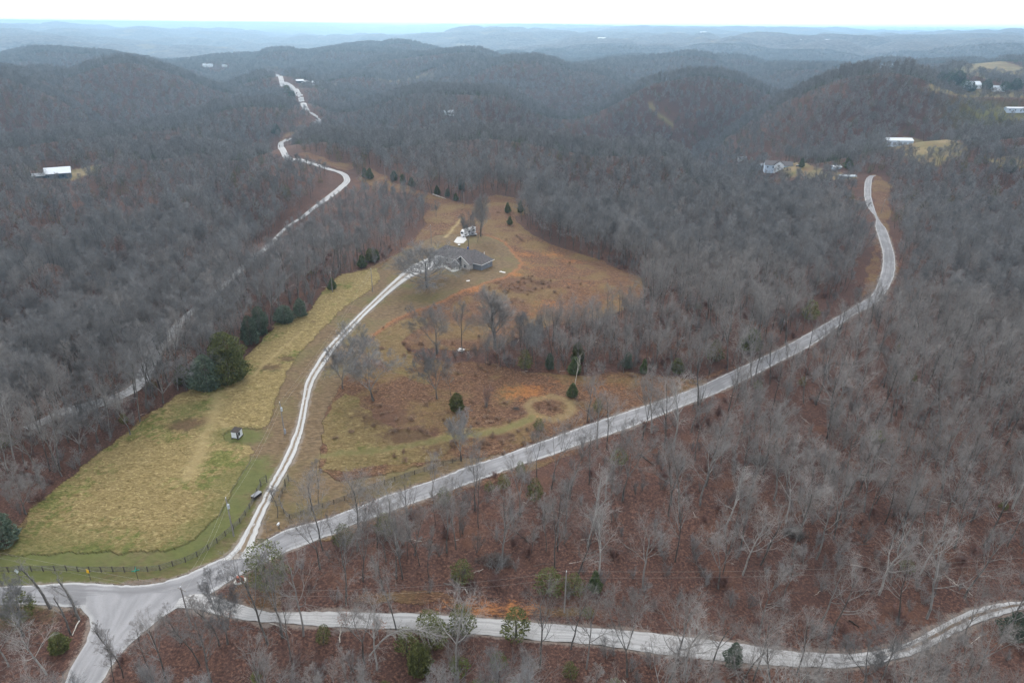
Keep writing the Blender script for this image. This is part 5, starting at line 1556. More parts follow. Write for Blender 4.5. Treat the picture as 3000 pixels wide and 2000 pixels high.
M_PAD = noise_mat('pad_gravel', (0.36, 0.35, 0.34), (0.56, 0.55, 0.53), 1.5, 0.9)
M_MULCH = noise_mat('mulch', (0.05, 0.03, 0.02), (0.11, 0.065, 0.045), 3.0, 0.95)


def gz(x, y): return float(height(x, y))


def pix(dx, dy, z):
    w = ray(dx, dy); t = (z - CAMZ) / w[2]; return Vector((w[0] * t, w[1] * t, z))


# ------------------------------------------------------------------ the grey house
def main_house():
    zb = gz(-18, 296)
    rz = math.atan2(-0.54, 0.84)
    h = empty('house', (-14.0, 289.0, zb), rz, 'long grey house with shingled hip roof and front gable at the driveway end', 'house')
    W = MB()
    W.box(-28, -13.0, 0, 9, -0.5, 3.0); W.box(-13.0, -4.7, 0.01, 8.98, -0.5, 3.0)
    W.build('wall', M_SIDE_LT, h)
    W = MB(); W.box(-4.7, 0, 0, 8.7, -0.5, 3.0); W.build('wall', M_SIDE_DK, h, label='slate blue side wing wall')
    # gable wing: right half solid, left half an open porch
    W = MB(); W.box(-8.9, -4.6, -3.0, 0.0, -0.5, 3.0)
    W.add([(-8.9, -3.0, 3), (-4.6, -3.0, 3), (-8.9, -3.0, 6.0), (-8.9, -2.7, 3), (-4.6, -2.7, 3), (-8.9, -2.7, 6.0)], [(0, 1, 2), (5, 4, 3), (0, 2, 5, 3), (1, 4, 5, 2)])
    W.build('gable_wall', M_SIDE_LT, h)
    W = MB(); W.box(-8.93, -4.57, -3.03, -2.9, -0.5, 0.75); W.box(-4.62, -4.57, -2.9, -0.05, -0.5, 0.75); W.build('stone_base', M_STONE, h)
    # main hip roof
    e, z0, zr = 0.55, 2.95, 7.1
    x0, x1, y0, y1 = -28 - e, 0 + e, 0 - e, 9 + e
    ym = (y0 + y1) / 2; hx = (y1 - y0) / 2
    Rf = MB()
    Rf.add([(x0, y0, z0), (x1, y0, z0), (x1, y1, z0), (x0, y1, z0), (x0 + hx, ym, zr), (x1 - hx, ym, zr), (x0, y0, z0 - .12), (x1, y0, z0 - .12), (x1, y1, z0 - .12), (x0, y1, z0 - .12)],
           [(0, 1, 5, 4), (1, 2, 5), (2, 3, 4, 5), (3, 0, 4), (6, 9, 8, 7)])
    rf = Rf.build('roof', M_SHINGLE, h)
    F = MB()
    F.box(x0 - .03, x1 + .03, y0 - .05, y0, z0 - .2, z0 + .02); F.box(x0 - .03, x1 + .03, y1, y1 + .05, z0 - .2, z0 + .02)
    F.box(x0 - .05, x0, y0, y1, z0 - .2, z0 + .02); F.box(x1, x1 + .05, y0, y1, z0 - .2, z0 + .02)
    F.build('fascia', M_WHITE, rf)
    for (a, b) in ((-2.0, 5.2), (-12.5, 8.0), (-20, 7.4)):
        V = MB(); zz = z0 + (zr - z0) * (y1 - b) / hx; V.tube((a, b, zz - .3), (a, b, zz + .55), .12, n=8); V.build('vent_pipe', M_WHITE, rf)
    # front gable roof running back into the main roof
    Rf = MB(); g0, g1, gm, gt, ge = -13.5, -4.15, -8.8, 6.15, 2.85
    Rf.add([(g0, -3.5, ge), (gm, -3.5, gt), (g1, -3.5, ge), (g0, 0.3, ge), (gm, 4.6, gt), (g1, 0.3, ge), (g0, -3.5, ge - .18), (gm, -3.5, gt - .18), (g1, -3.5, ge - .18)],
           [(0, 1, 4, 3), (1, 2, 5, 4), (0, 6, 7, 1), (1, 7, 8, 2)])
    Rf.add([(g0, -3.45, ge - .18), (gm, -3.45, gt - .18), (g1, -3.45, ge - .18), (g0, 0.2, ge - .18), (gm, 3.8, gt - .18), (g1, 0.2, ge - .18)], [(3, 4, 1, 0), (4, 5, 2, 1)])
    rg2 = Rf.build('gable_roof', M_SHINGLE, h)
    F = MB(); F.bar((gm, -3.56, gt), (g1, -3.56, ge - .02), .08, .26); F.bar((gm, -3.56, gt), (g0, -3.56, ge - .02), .08, .26); F.build('rake_board', M_WHITE, rg2)
    # porch gable
    Rf = MB(); p0, p1, pm, pt, pe = -13.4, -8.9, -11.15, 4.7, 2.6
    Rf.add([(p0, -4.6, pe), (pm, -4.6, pt), (p1, -4.6, pe), (p0, -1.0, pe), (pm, -1.0, pt), (p1, -1.0, pe), (p0, -4.6, pe - .15), (pm, -4.6, pt - .15), (p1, -4.6, pe - .15)],
           [(0, 1, 4, 3), (1, 2, 5, 4), (0, 6, 7, 1), (1, 7, 8, 2)])
    pr = Rf.build('porch_roof', M_SHINGLE, h)
    F = MB(); F.bar((pm, -4.66, pt), (p1, -4.66, pe), .08, .22); F.bar((pm, -4.66, pt), (p0, -4.66, pe), .08, .22); F.build('rake_board', M_WHITE, pr)
    for x in (-13.1, -11.9, -10.4, -9.2):
        P = MB(); P.box(x - .1, x + .1, -4.45, -4.25, 0.05, 2.6 if x in (-13.1, -9.2) else 3.7); P.build('porch_post', M_DARK, h)
    P = MB(); P.box(-13.2, -9.1, -4.42, -4.28, 2.45, 2.62); P.build('porch_beam', M_DARK, h)
    P = MB(); P.box(-13.2, -8.95, -4.6, -0.02, -0.5, 0.06); P.build('porch_slab', M_CONC, h)
    D = MB(); D.box(-11.7, -10.6, -.08, 0.0, 0.06, 2.2); d = D.build('door', M_DARK, h)
    D = MB(); D.tube((-10.75, -.12, 1.1), (-10.75, -.08, 1.1), .04); D.build('handle', M_GALV, d)

    def window(x0_, x1_, y, zlo, zhi, axis='x', n=2):
        f = MB(); g = MB()
        if axis == 'x':
            f.box(x0_ - .08, x1_ + .08, y - .06, y - .0, zlo - .08, zlo); f.box(x0_ - .08, x1_ + .08, y - .06, y, zhi, zhi + .08)
            for k in range(n + 1):
                xx = x0_ + (x1_ - x0_) * k / n; f.box(xx - .05, xx + .05, y - .06, y, zlo, zhi)
            f.box(x0_, x1_, y - .05, y, (zlo + zhi) / 2 - .03, (zlo + zhi) / 2 + .03)
            g.box(x0_, x1_, y - .03, y - .005, zlo, zhi)
        else:
            f.box(y, y + .06, x0_ - .08, x1_ + .08, zlo - .08, zlo); f.box(y, y + .06, x0_ - .08, x1_ + .08, zhi, zhi + .08)
            for k in range(n + 1):
                xx = x0_ + (x1_ - x0_) * k / n; f.box(y, y + .06, xx - .05, xx + .05, zlo, zhi)
            g.box(y + .005, y + .03, x0_, x1_, zlo, zhi)
        w = f.build('window', M_WHITE, h); g.build('pane', M_GLASS, w)
    window(-7.7, -6.0, -3.0, 0.95, 2.5); window(-16.6, -14.4, 0, 1.0, 2.3, n=3); window(-20.5, -18.6, 0, 1.0, 2.3)
    window(5.2, 6.4, 0, 1.5, 2.3, 'y', 1)
    G = MB(); G.box(-26.8, -24.0, -.05, 0, 0.0, 2.3); G.build('garage_door', M_WHITE, h)
    # rear wing
    W = MB(); W.box(-14.2, -9.2, 9, 13.6, -0.5, 2.9); W.build('rear_wall', M_SIDE_DK, h)
    Rf = MB(); Rf.add([(-14.7, 6, 2.9), (-8.7, 6, 2.9), (-14.7, 14.1, 2.9), (-8.7, 14.1, 2.9), (-11.7, 5, 5.3), (-11.7, 11.2, 5.3)], [(1, 3, 5, 4), (0, 4, 5, 2), (2, 5, 3), (0, 2, 3, 1)])
    Rf.build('rear_roof', M_SHINGLE, h)
    # walk and bed
    for nm, pts, m, t in (('walkway', [(-24.5, -1.6), (-10, -8.6), (-8.9, -7.3), (-9.0, -4.62), (-11.8, -4.62), (-11.8, -6.2), (-24.0, -0.3)], M_CONC, 0.10), ('planting_bed', [(-21.5, -0.9), (-13.6, -4.4), (-13.4, -0.1), (-21.5, -0.1)], M_MULCH, 0.12)):
        c = MB(); c.prism(pts, -0.4, t); c.build(nm, m, h)
    return h


main_house()


def pad(name, pts, mat, thick=0.08, z=None):
    P = [ground(*p) for p in pts]
    c = sum(P, Vector()) / len(P); zz = max(p.z for p in P) + thick
    b = MB(); b.prism([(p.x - c.x, p.y - c.y) for p in P], -0.6, 0)
    o = b.build(name, mat, None, loc=(c.x, c.y, zz)); o['kind'] = 'structure'; return o


pad('gravel_pad', [(1042, 556), (1050, 545), (1068, 543), (1072, 551), (1064, 559), (1050, 559)], M_PAD)


# ------------------------------------------------------------------ camper, cars
def camper():
    g = ground(1062, 544)
    e = empty('camper_trailer', (g.x, g.y, g.z), R(52), 'white fifth wheel camper with rounded nose parked behind the house', 'camper')
    prof = [(0, .9), (2.4, .9), (2.5, .55), (9.6, .55), (9.6, 3.6), (1.5, 3.6), (.6, 3.3), (0, 2.6), (-.25, 1.7)]
    b = MB(); n = len(prof)
    b.add([(x, -1.22, z) for x, z in prof] + [(x, 1.22, z) for x, z in prof], [tuple(range(n)), tuple(range(2 * n - 1, n - 1, -1))] + [(i, n + i, n + (i + 1) % n, (i + 1) % n) for i in range(n)])
    b.build('body', M_WHITE, e, bevel=0.12)
    for x0, x1, z0, z1 in ((3.4, 5.0, 1.7, 2.6), (6.6, 8.4, 1.8, 2.6)):
        for s in (-1, 1):
            w = MB(); w.box(x0, x1, s * 1.25 - .03, s * 1.25 + .03, z0, z1); w.build('window', M_GLASS, e)
    w = MB(); w.add([(-.29, -.9, 1.8), (-.29, .9, 1.8), (-.08, .8, 2.6), (-.08, -.8, 2.6)], [(0, 1, 2, 3), (3, 2, 1, 0)]); w.build('front_window', M_GLASS, e)
    w = MB(); w.box(5.3, 6.0, -1.28, -1.22, .7, 2.5); w.build('door', M_GREYTIN, e)
    w = MB(); w.box(3.0, 9.0, -1.26, -1.225, 1.25, 1.42); w.build('stripe', M_BMETAL, e)
    for x in (6.4, 7.3):
        for s in (-1, 1):
            w = MB(); w.tube((x, s * 1.24, .42), (x, s * .95, .42), .42, n=14); w.build('wheel', M_TYRE, e)
    for x in (3.2, 6.0, 8.4):
        w = MB(); w.box(x, x + .8, -.4, .4, 3.6, 3.85); w.build('roof_vent', M_GREYTIN, e)
    for s in (-1, 1):
        w = MB(); w.box(1.4, 1.55, s * .8 - .07, s * .8 + .07, 0, .9); w.build('leg', M_GREYTIN, e)


camper()


def car(dx, dy, rz, paint, label, cat='car', pickup=False, L=4.6, scale=1.0):
    g = ground(dx, dy)
    e = empty('pickup_truck' if pickup else 'parked_car', (g.x, g.y, g.z), rz, label, cat, scale=scale)
    if pickup: prof = [(-L / 2, .45), (L / 2, .45), (L / 2, 1.0), (L / 2 - 1.3, 1.15), (L / 2 - 1.9, 1.8), (-.2, 1.8), (-.35, 1.1), (-L / 2, 1.1)]
    else: prof = [(-L / 2, .35), (L / 2, .35), (L / 2, .8), (L / 2 - 1.1, .95), (L / 2 - 1.8, 1.45), (-L / 2 + 1.1, 1.48), (-L / 2 + .2, .95)]
    n = len(prof); b = MB()
    b.add([(x, -.92, z) for x, z in prof] + [(x, .92, z) for x, z in prof], [tuple(range(n)), tuple(range(2 * n - 1, n - 1, -1))] + [(i, n + i, n + (i + 1) % n, (i + 1) % n) for i in range(n)])
    b.build('body', paint, e, bevel=0.08)
    zt = 1.7 if pickup else 1.38; zb_ = 1.15 if pickup else .98
    xa, xb = (-.1, L / 2 - 2.0) if pickup else (-L / 2 + 1.15, L / 2 - 1.75)
    for s in (-1, 1):
        w = MB(); w.box(xa, xb, s * .93 - .02, s * .93 + .02, zb_, zt); w.build('window', M_GLASS, e)
    w = MB(); x0, x1, z1_, z0_ = (L / 2 - 1.3, L / 2 - 1.9, 1.8, 1.15) if pickup else (L / 2 - 1.1, L / 2 - 1.8, 1.45, .95)
    w.add([(x0 + .03, -.75, z0_ + .05), (x0 + .03, .75, z0_ + .05), (x1 + .05, .7, z1_ - .02), (x1 + .05, -.7, z1_ - .02)], [(0, 1, 2, 3), (3, 2, 1, 0)]); w.build('windscreen', M_GLASS, e)
    for x in (-L / 2 + .9, L / 2 - .9):
        for s in (-1, 1):
            w = MB(); w.tube((x, s * .95, .34), (x, s * .7, .34), .34, n=12); w.build('wheel', M_TYRE, e)
    return e


car(1068.5, 543, R(35), M_WHITE, 'white car parked beside the camper behind the house', L=4.6)
car(1084, 541, R(5), M_GREYTIN, 'grey pickup parked right of the white car under the tall tree', 'pickup truck', True, 5.2)
car(1894, 393, R(120), M_RED, 'dark red car on the dirt drive right of the pale house', L=4.6)
car(1902, 420, R(20), M_WHITE, 'white pickup in the scrub below the dirt drive of the pale house', 'pickup truck', True, 5.4)
car(1833, 383, R(-30), M_GREYTIN, 'grey car parked close to the right end of the pale house', L=4.6)


# ------------------------------------------------------------------ shed, chest, tables, bins, lids
def deer_blind():
    g = ground(696, 1277)
    g = ground(696, 999) if False else ground(545, 1000)
    g = ground(545.5, 1003)
    e = empty('shed', (g.x, g.y, g.z), R(-12), 'small white box shed with dark flat roof standing in the mown green patch of meadow', 'shed')
    b = MB(); b.box(-1.0, 1.0, -1.0, 1.0, .25, 2.05); b.build('wall', M_WMETAL, e)
    b = MB(); b.add([(-1.12, -1.12, 2.06), (1.12, -1.12, 2.06), (1.12, 1.12, 2.3), (-1.12, 1.12, 2.3), (-1.12, -1.12, 2.16), (1.12, -1.12, 2.16), (1.12, 1.12, 2.4), (-1.12, 1.12, 2.4)],
                    [(0, 3, 2, 1), (4, 5, 6, 7), (0, 1, 5, 4), (1, 2, 6, 5), (2, 3, 7, 6), (3, 0, 4, 7)]); b.build('roof', M_DARK, e)
    b = MB(); b.box(.55, .98, -1.04, -1.0, .3, 1.95); b.build('door', M_RED if False else M_DARK, e)
    b = MB(); b.box(1.0, 1.04, -.85, -.1, .9, 1.9); b.build('window', M_GLASS, e)
    for x in (-.9, .9):
        b = MB(); b.box(x - .1, x + .1, -1.35, 1.35, 0, .25); b.build('skid', M_DARK, e)
    b = MB(); b.bar((1.05, -1.3, .1), (1.35, -1.05, 1.5), .07); b.build('prop', M_DARK, e)


deer_blind()


def chest():
    g = ground(590, 1141)
    e = empty('storage_chest', (g.x, g.y, g.z), R(-28), 'long dark storage chest with ribbed grey lid on the grass beside the driveway fence', 'chest')
    b = MB(); b.box(-.5, .5, -1.15, 1.15, .15, .85); b.build('box', M_DARK, e)
    b = MB(); b.box(-.56, .56, -1.2, 1.2, .86, .94)
    for k in range(5): b.box(-.5 + k * .25 - .03, -.5 + k * .25 + .03, -1.18, 1.18, .94, .98)
    b.build('lid', M_GREYTIN, e)
    for s in (-1, 1):
        b = MB(); b.box(-.45, .45, s * .9 - .08, s * .9 + .08, 0, .15); b.build('skid', M_DARK, e)


chest()


def brick_mailbox():
    g = ground(552, 1334)
    e = empty('brick_mailbox', (g.x, g.y, g.z), R(25), 'red brick mailbox pillar with arched top on a pale gravel patch at the junction', 'mailbox')
    for x, w, hh in ((-.35, .7, 1.25), (.42, .62, .95)):
        pr = [(-w / 2, 0), (w / 2, 0), (w / 2, hh - .25)] + [(math.cos(t) * w / 2, hh - .25 + math.sin(t) * .28) for t in (0.5, 1.0, 1.57, 2.14, 2.64)] + [(-w / 2, hh - .25)]
        n = len(pr); b = MB()
        b.add([(x + a, -.35, z) for a, z in pr] + [(x + a, .35, z) for a, z in pr], [tuple(range(n)), tuple(range(2 * n - 1, n - 1, -1))] + [(i, n + i, n + (i + 1) % n, (i + 1) % n) for i in range(n)])
        b.build('pillar', M_BRICK, e)
    b = MB(); b.box(-.55, -.15, -.40, -.351, .75, 1.02); b.build('door', M_DARK, e)
    b = MB(); b.prism([(math.cos(t) * 1.25, math.sin(t) * .95) for t in np.linspace(0, 6.283, 15)[:-1]], -.4, .07); b.build('base', M_CONC, e)


brick_mailbox()


def white_mailbox():
    g = ground(818, 1215) if False else ground(641, 1214)
    e = empty('mailbox', (g.x, g.y, g.z), R(-20), 'white mailbox on two pale posts between the driveway and the road', 'mailbox')
    for s in (-1, 1):
        b = MB(); b.box(s * .16 - .05, s * .16 + .05, -.05, .05, -.2, 1.15); b.build('post', M_RAIL, e)
    b = MB(); b.box(-.18, .18, -.36, .30, 1.15, 1.42); b.tube((0, -.36, 1.42), (0, .30, 1.42), .175, n=12); b.build('box', M_WHITE, e)


white_mailbox()


def picnic(dx, dy, rz, label):
    g = ground(dx, dy)
    e = empty('picnic_table', (g.x, g.y, g.z), rz, label, 'picnic table')
    b = MB()
    for k in range(4): b.box(-1.0, 1.0, -.40 + k * .21, -.40 + k * .21 + .17, .72, .77)
    b.build('tabletop', M_WHITE, e)
    for s in (-1, 1):
        b = MB(); b.box(-1.0, 1.0, s * .75 - .14, s * .75 + .14, .43, .48); b.build('bench', M_WHITE, e)
        b = MB(); b.bar((s * .7, -.75, 0), (s * .7, -.25, .72), .09); b.bar((s * .7, .75, 0), (s * .7, .25, .72), .09); b.bar((s * .7, -.85, .40), (s * .7, .85, .40), .07); b.build('leg_frame', M_WHITE, e)


picnic(1060, 806, R(-25), 'white picnic table in the brown brush left of the large round crowned tree')


def fire_table():
    g = ground(1054.5, 565)
    e = empty('garden_table', (g.x, g.y, g.z), 0, 'small round white topped table on the lawn behind the house', 'table')
    b = MB(); b.tube((0, 0, .7), (0, 0, .77), .65, n=16); b.build('tabletop', M_WHITE, e)
    b = MB(); b.tube((0, 0, 0), (0, 0, .7), .28, .2, n=10); b.build('pedestal', M_DARK, e)


fire_table()
g = ground(1074.5, 571.8)
e = empty('bin', (g.x, g.y, g.z), 0, 'blue bin at the foot of the tree behind the house', 'bin')
b = MB(); b.tube((0, 0, 0), (0, 0, .9), .36, .42, n=12); b.build('barrel', M_BLUE, e)
b = MB(); b.tube((0, 0, .9), (0, 0, .96), .45, n=12); b.build('lid', M_BLUE, e)
for (dx, dy, lab, w) in ((1075, 645, 'white slab lid lying on the front lawn nearest the field', .8), (1150, 624, 'white slab lid on the lawn right of the house, left one', .6), (1156.5, 625.5, 'flat white slab right beside the left lid on the lawn', .9)):
    g = ground(dx, dy); e = empty('slab_lid', (g.x, g.y, g.z), R(rnd.uniform(-30, 30)), lab, 'lid')
    b = MB(); b.prism([(-w, -.35), (w * .8, -.45), (w, .3), (-w * .7, .4)], -.1, .14); b.build('slab', M_WHITE, e)
    b = MB(); b.tube((0, 0, .14), (0, 0, .19), .12, n=10); b.build('knob', M_GREYTIN, e)
g = ground(996.5, 657); e = empty('garden_bench', (g.x, g.y, g.z), R(20), 'low dark bench on the lawn right of the broad oak', 'bench')
b = MB(); b.box(-.8, .8, -.22, .22, .42, .5); b.build('seat', M_DARK, e)
for s in (-1, 1):
    b = MB(); b.box(s * .65 - .06, s * .65 + .06, -.2, .2, 0, .42); b.build('leg', M_DARK, e)
b = MB(); b.bar((-.8, .24, .95), (.8, .24, .95), .06, .3); b.bar((-.7, .24, .4), (-.7, .24, .95), .06); b.bar((.7, .24, .4), (.7, .24, .95), .06); b.build('backrest', M_DARK, e)


# ------------------------------------------------------------------ road signs
def sign(dx, dy, kind, label):
    g = ground(dx, dy)
    e = empty('road_sign', (g.x, g.y, g.z), R(-15), label, 'sign')
    b = MB(); b.bar((0, 0, -.3), (0, 0, 2.6), .07); b.build('post', M_DARK, e)
    if kind == 'diamond':
        b = MB(); s = .55; b.add([(-s, -.06, 2.35), (0, -.06, 2.35 - s), (s, -.06, 2.35), (0, -.06, 2.35 + s), (-s, -.03, 2.35), (0, -.03, 2.35 - s), (s, -.03, 2.35), (0, -.03, 2.35 + s)],
                                 [(0, 1, 2, 3), (7, 6, 5, 4), (0, 4, 5, 1), (1, 5, 6, 2), (2, 6, 7, 3), (3, 7, 4, 0)]); b.build('panel', M_SWHITE, e)
    elif kind == 'yellow':
        b = MB(); b.box(-.30, .30, -.07, -.04, 1.85, 2.75); b.build('panel', M_YELLOW, e)
    else:
        for a, z in ((R(35), 2.75), (R(-55), 2.95)):
            d = Vector((math.cos(a), math.sin(a), 0)) * .7
            b = MB(); b.bar((-d.x, -d.y, z), (d.x, d.y, z), .05, .22); b.build('street_name_blade', M_SGREEN, e)


sign(46.5, 1331.5, 'diamond', 'pale diamond shaped sign on a thin post, leftmost on the road verge')
sign(208.5, 1331, 'yellow', 'yellow sign on a thin post on the road verge before the wooden fence')
sign(318.5, 1334, 'street', 'green crossed street name sign at the junction verge')


# ------------------------------------------------------------------ fences
def fence(pix_pts, label, H=1.35, subdiv=None):
    P = [ground(*p) for p in pix_pts]
    if subdiv:
        S = smooth_line([np.array(p)[:2] for p in P], 10); d = np.concatenate([[0], np.cumsum(np.hypot(*(np.diff(S, axis=0).T)))])
        n = int(d[-1] / subdiv) + 1; s = np.linspace(0, d[-1], n)
        P = [Vector((np.interp(t, d, S[:, 0]), np.interp(t, d, S[:, 1]), 0)) for t in s]
        for p in P: p.z = gz(p.x, p.y)
    o = P[0].copy()
    e = empty('rail_fence', o, 0, label, 'fence')
    for p in P:
        q = p - o; b = MB(); b.box(q.x - .07, q.x + .07, q.y - .07, q.y + .07, q.z - .3, q.z + H + .1); b.build('post', M_POST, e)
    for a, c in zip(P[:-1], P[1:]):
        a, c = a - o, c - o; b = MB()
        for k in range(4):
            z = .25 + k * (H - .3) / 3
            b.bar((a.x, a.y, a.z + z), (c.x, c.y, c.z + z), .04, .11)
        b.build('rail', M_RAIL, e)
    return e


LLp = lambda x, y: (x / 3.0, 1045 + y / 3.0)
f1_ = [LLp(*p) for p in ((-110, 806), (-20, 806), (60, 805), (140, 800), (220, 800), (300, 800), (380, 797), (460, 795), (540, 803), (620, 803), (700, 805), (780, 803), (860, 805), (940, 800), (1020, 803), (1105, 793), (1192, 765),
      (1280, 738), (1360, 700), (1437, 652), (1498, 605), (1555, 557), (1610, 512), (1655, 467), (1692, 414), (1722, 369), (1750, 318), (1774, 262), (1800, 215))]
fence(f1_, 'dark wooden rail fence curving along the lower left road and up to the driveway')
fence([LLp(1798, 214), LLp(1840, 186)], 'short gate wing of pale boards left of the driveway', 2.0)
fence([LLp(1968, 215), LLp(1990, 180)], 'short gate wing of pale boards right of the driveway', 2.0)
MBp = lambda x, y: (784 + x / 3.0, 1045 + y / 3.0)
f2_ = [LLp(1966, 218), LLp(1947, 262), LLp(1925, 312), LLp(1938, 352), LLp(1957, 400), LLp(2005, 440), LLp(2080, 418), LLp(2148, 385), LLp(2218, 363), LLp(2345, 325), MBp(60, 292), MBp(190, 240), MBp(320, 195), MBp(447, 155), MBp(565, 115), MBp(700, 72), MBp(830, 35)]
fence(f2_, 'grey rail fence from the driveway along the upper side of the road', 1.3, 2.5)


# ------------------------------------------------------------------ utility poles and wires
POLES = {}


def pole(key, dx, dy, H, label, transformer=False, arm=False, meter=False, lean=0.0, pos=None):
    g = ground(dx, dy) if pos is None else Vector((pos[0], pos[1], gz(*pos)))
    e = empty('utility_pole', (g.x, g.y, g.z), R(-25), label, 'utility pole')
    e.rotation_euler = (0, lean, R(-25))
    b = MB(); b.tube((0, 0, -.6), (0, 0, H), .17, .11, n=10); b.build('pole', M_POLE, e)
    b = MB(); b.tube((0, 0, H), (0, 0, H + .3), .05, .09, n=8); b.build('insulator', M_WMETAL, e)
    if arm:
        b = MB(); b.bar((-1.1, .1, H - .5), (1.1, .1, H - .5), .1, .12); b.build('crossarm', M_POLE, e)
    if transformer:
        b = MB(); b.tube((.38, -.1, H - 2.4), (.38, -.1, H - 1.4), .27, n=14); b.tube((.38, -.1, H - 1.4), (.38, -.1, H - 1.25), .29, .1, n=14); b.build('transformer', M_GALV, e)
    if meter:
        b = MB(); b.box(.05, .55, -.25, .1, .4, 1.8); b.build('meter_box', M_GREYTIN, e)
    POLES[key] = Vector((g.x + math.sin(lean) * H, g.y, g.z + H + .25))


pole('a', 537, 1230.5, 10.0, 'utility pole with grey transformer beside the fence and lower driveway', True)
pole('b', 654, 997, 9.8, 'utility pole with round transformer and meter box halfway up the driveway', True, meter=True)
pole('c', 856, 669.5, 9.8, 'plain utility pole on the lawn left of the upper driveway')
pole('d', 991, 562, 10.0, 'utility pole standing behind the left end of the house roof', arm=True)
pole('e', 1066, 474, 8.5, 'utility pole at the far wood edge behind the camper')
pole('f', 884.5, 412.5, 9.0, 'pale utility pole on the red earth strip at the head of the field')
pole('g', 440, 1444, 10.0, 'dark utility pole on the leafy point between junction and gravel road', arm=True)
pole('h', 1296, 1406, 10.0, 'utility pole standing alone above the gravel road')
pole('i', 2023, 491, 9.0, 'utility pole on the red earth verge beside the right road', lean=0.06)
pole('j', 764, 672, 8.5, 'bare utility pole by the round dark cedar at the wood edge')
pole('k', 650, 314, 10, 'small distant utility pole at the far bend of the back road')
pole('l', 569, 330, 10, 'small distant utility pole in the wood left of the far bend')
pole('m', 2817 / 1.2755, 345, 11, 'distant utility pole right of the white barn')
gR = ground(2345, 1340); gL = Vector((-175, 118, 0))
POLES['R'] = Vector((gR.x + 30, gR.y, 9)); POLES['L'] = Vector((gL.x, gL.y, 11))


def wire(a, b, off, sag, label, grp, r=0.014):
    A, B_ = POLES[a] + Vector(off), POLES[b] + Vector(off)
    n = 26; m = MB(); pts = []
    for i in range(n + 1):
        t = i / n; p = A.lerp(B_, t); p.z -= sag * 4 * t * (1 - t); pts.append(p - A)
    for p, q in zip(pts[:-1], pts[1:]): m.tube(p, q, r, n=4)
    o = m.build('power_line', M_WIRE, None, loc=A); tag(o, label, 'wire', grp)


for a, b, sag, lab in (('a', 'b', 1.6, 'power wire between the two transformer poles along the driveway'), ('b', 'c', 2.2, 'power wire over the driveway bend towards the lawn pole'),
                       ('c', 'd', 1.5, 'power wire from the lawn pole to the pole behind the house'), ('g', 'a', 1.5, 'power wire crossing the junction to the fence pole'),
                       ('L', 'g', 1.8, 'power wire over the lower left road and wooden fence'), ('g', 'h', 2.4, 'power wire above the gravel road, left of its lone pole'),
                       ('h', 'R', 2.6, 'power wire above the gravel road, right of its lone pole')):
    wire(a, b, (0, 0, 0), sag, lab + ', upper strand', None)
    wire(a, b, (.15, -.1, -1.5), sag * .9, lab + ', lower strand', None)


# ------------------------------------------------------------------ other buildings
def gable_house(name, pos, rz, L, W, h, rh, wallm, roofm, label, cat, over=0.5, door=True, wins=4, doors_big=0, base=1.5):
    e = empty(name, pos, rz, label, cat)
    b = MB(); b.box(-L / 2, L / 2, -W / 2, W / 2, -base, h)
    for s in (-1, 1):
        x = s * L / 2; x2 = x - s * .15
        b.add([(x, -W / 2, h), (x, W / 2, h), (x, 0, h + rh), (x2, -W / 2, h), (x2, W / 2, h), (x2, 0, h + rh)], [(0, 1, 2), (5, 4, 3), (0, 2, 5, 3), (1, 4, 5, 2)])
    b.build('wall', wallm, e)
    o = over; k = rh / (W / 2); b = MB(); t = .14
    y, z = W / 2 + o, h - o * k
    b.add([(-L / 2 - o, -y, z + .02), (L / 2 + o, -y, z + .02), (L / 2 + o, 0, h + rh + .02), (-L / 2 - o, 0, h + rh + .02), (-L / 2 - o, y, z + .02), (L / 2 + o, y, z + .02),
           (-L / 2 - o, -y, z + t), (L / 2 + o, -y, z + t), (L / 2 + o, 0, h + rh + t), (-L / 2 - o, 0, h + rh + t), (-L / 2 - o, y, z + t), (L / 2 + o, y, z + t)],
          [(6, 7, 8, 9), (9, 8, 11, 10), (0, 3, 2, 1), (3, 4, 5, 2), (0, 1, 7, 6), (4, 10, 11, 5), (0, 6, 9, 3), (3, 9, 10, 4), (1, 2, 8, 7), (2, 5, 11, 8)])
    b.build('roof', roofm, e)
    if door:
        b = MB(); b.box(-.5, .5, -W / 2 - .05, -W / 2, 0, 2.1); b.build('door', M_DARK, e)
    for i in range(wins):
        x = -L / 2 + L * (i + .5) / wins
        if abs(x) < .9: continue
        b = MB(); b.box(x - .6, x + .6, -W / 2 - .04, -W / 2, 1.0, 2.2); b.build('window', M_GLASS, e)
    for i in range(doors_big):
        x = -L / 2 + L * (i + .5) / doors_big
        b = MB(); b.box(x - 1.6, x + 1.6, -W / 2 - .05, -W / 2, 0, 3.2); b.build('bay_door', M_GREYTIN, e)
    return e


def gh(px, *a, dz=0.0, **k):
    g = ground(*px); return gable_house(a[0], (g.x, g.y, g.z + dz), *a[1:], **k)


# left blue house with white metal roof
g = ground(137, 408)
e = gable_house('house', (g.x, g.y, g.z + .5), R(28), 16, 12.5, 4.2, 3.2, M_BLUEWALL, M_WMETAL, 'dark blue house with bright white metal roof in the wood at the left', 'house', over=1.0, wins=5, base=4)
b = MB(); b.box(-17, -7.5, -4.0, 2.5, -4, 2.6); b.build('wing_wall', M_BLUEWALL, e)
b = MB(); b.add([(-17.8, -5, 2.4), (-7.2, -5, 2.4), (-7.2, -.8, 4.2), (-17.8, -.8, 4.2), (-7.2, 3.3, 2.4), (-17.8, 3.3, 2.4)], [(0, 1, 2, 3), (3, 2, 4, 5), (1, 0, 3, 2), (2, 3, 5, 4)]); b.build('wing_roof', M_WMETAL, e)
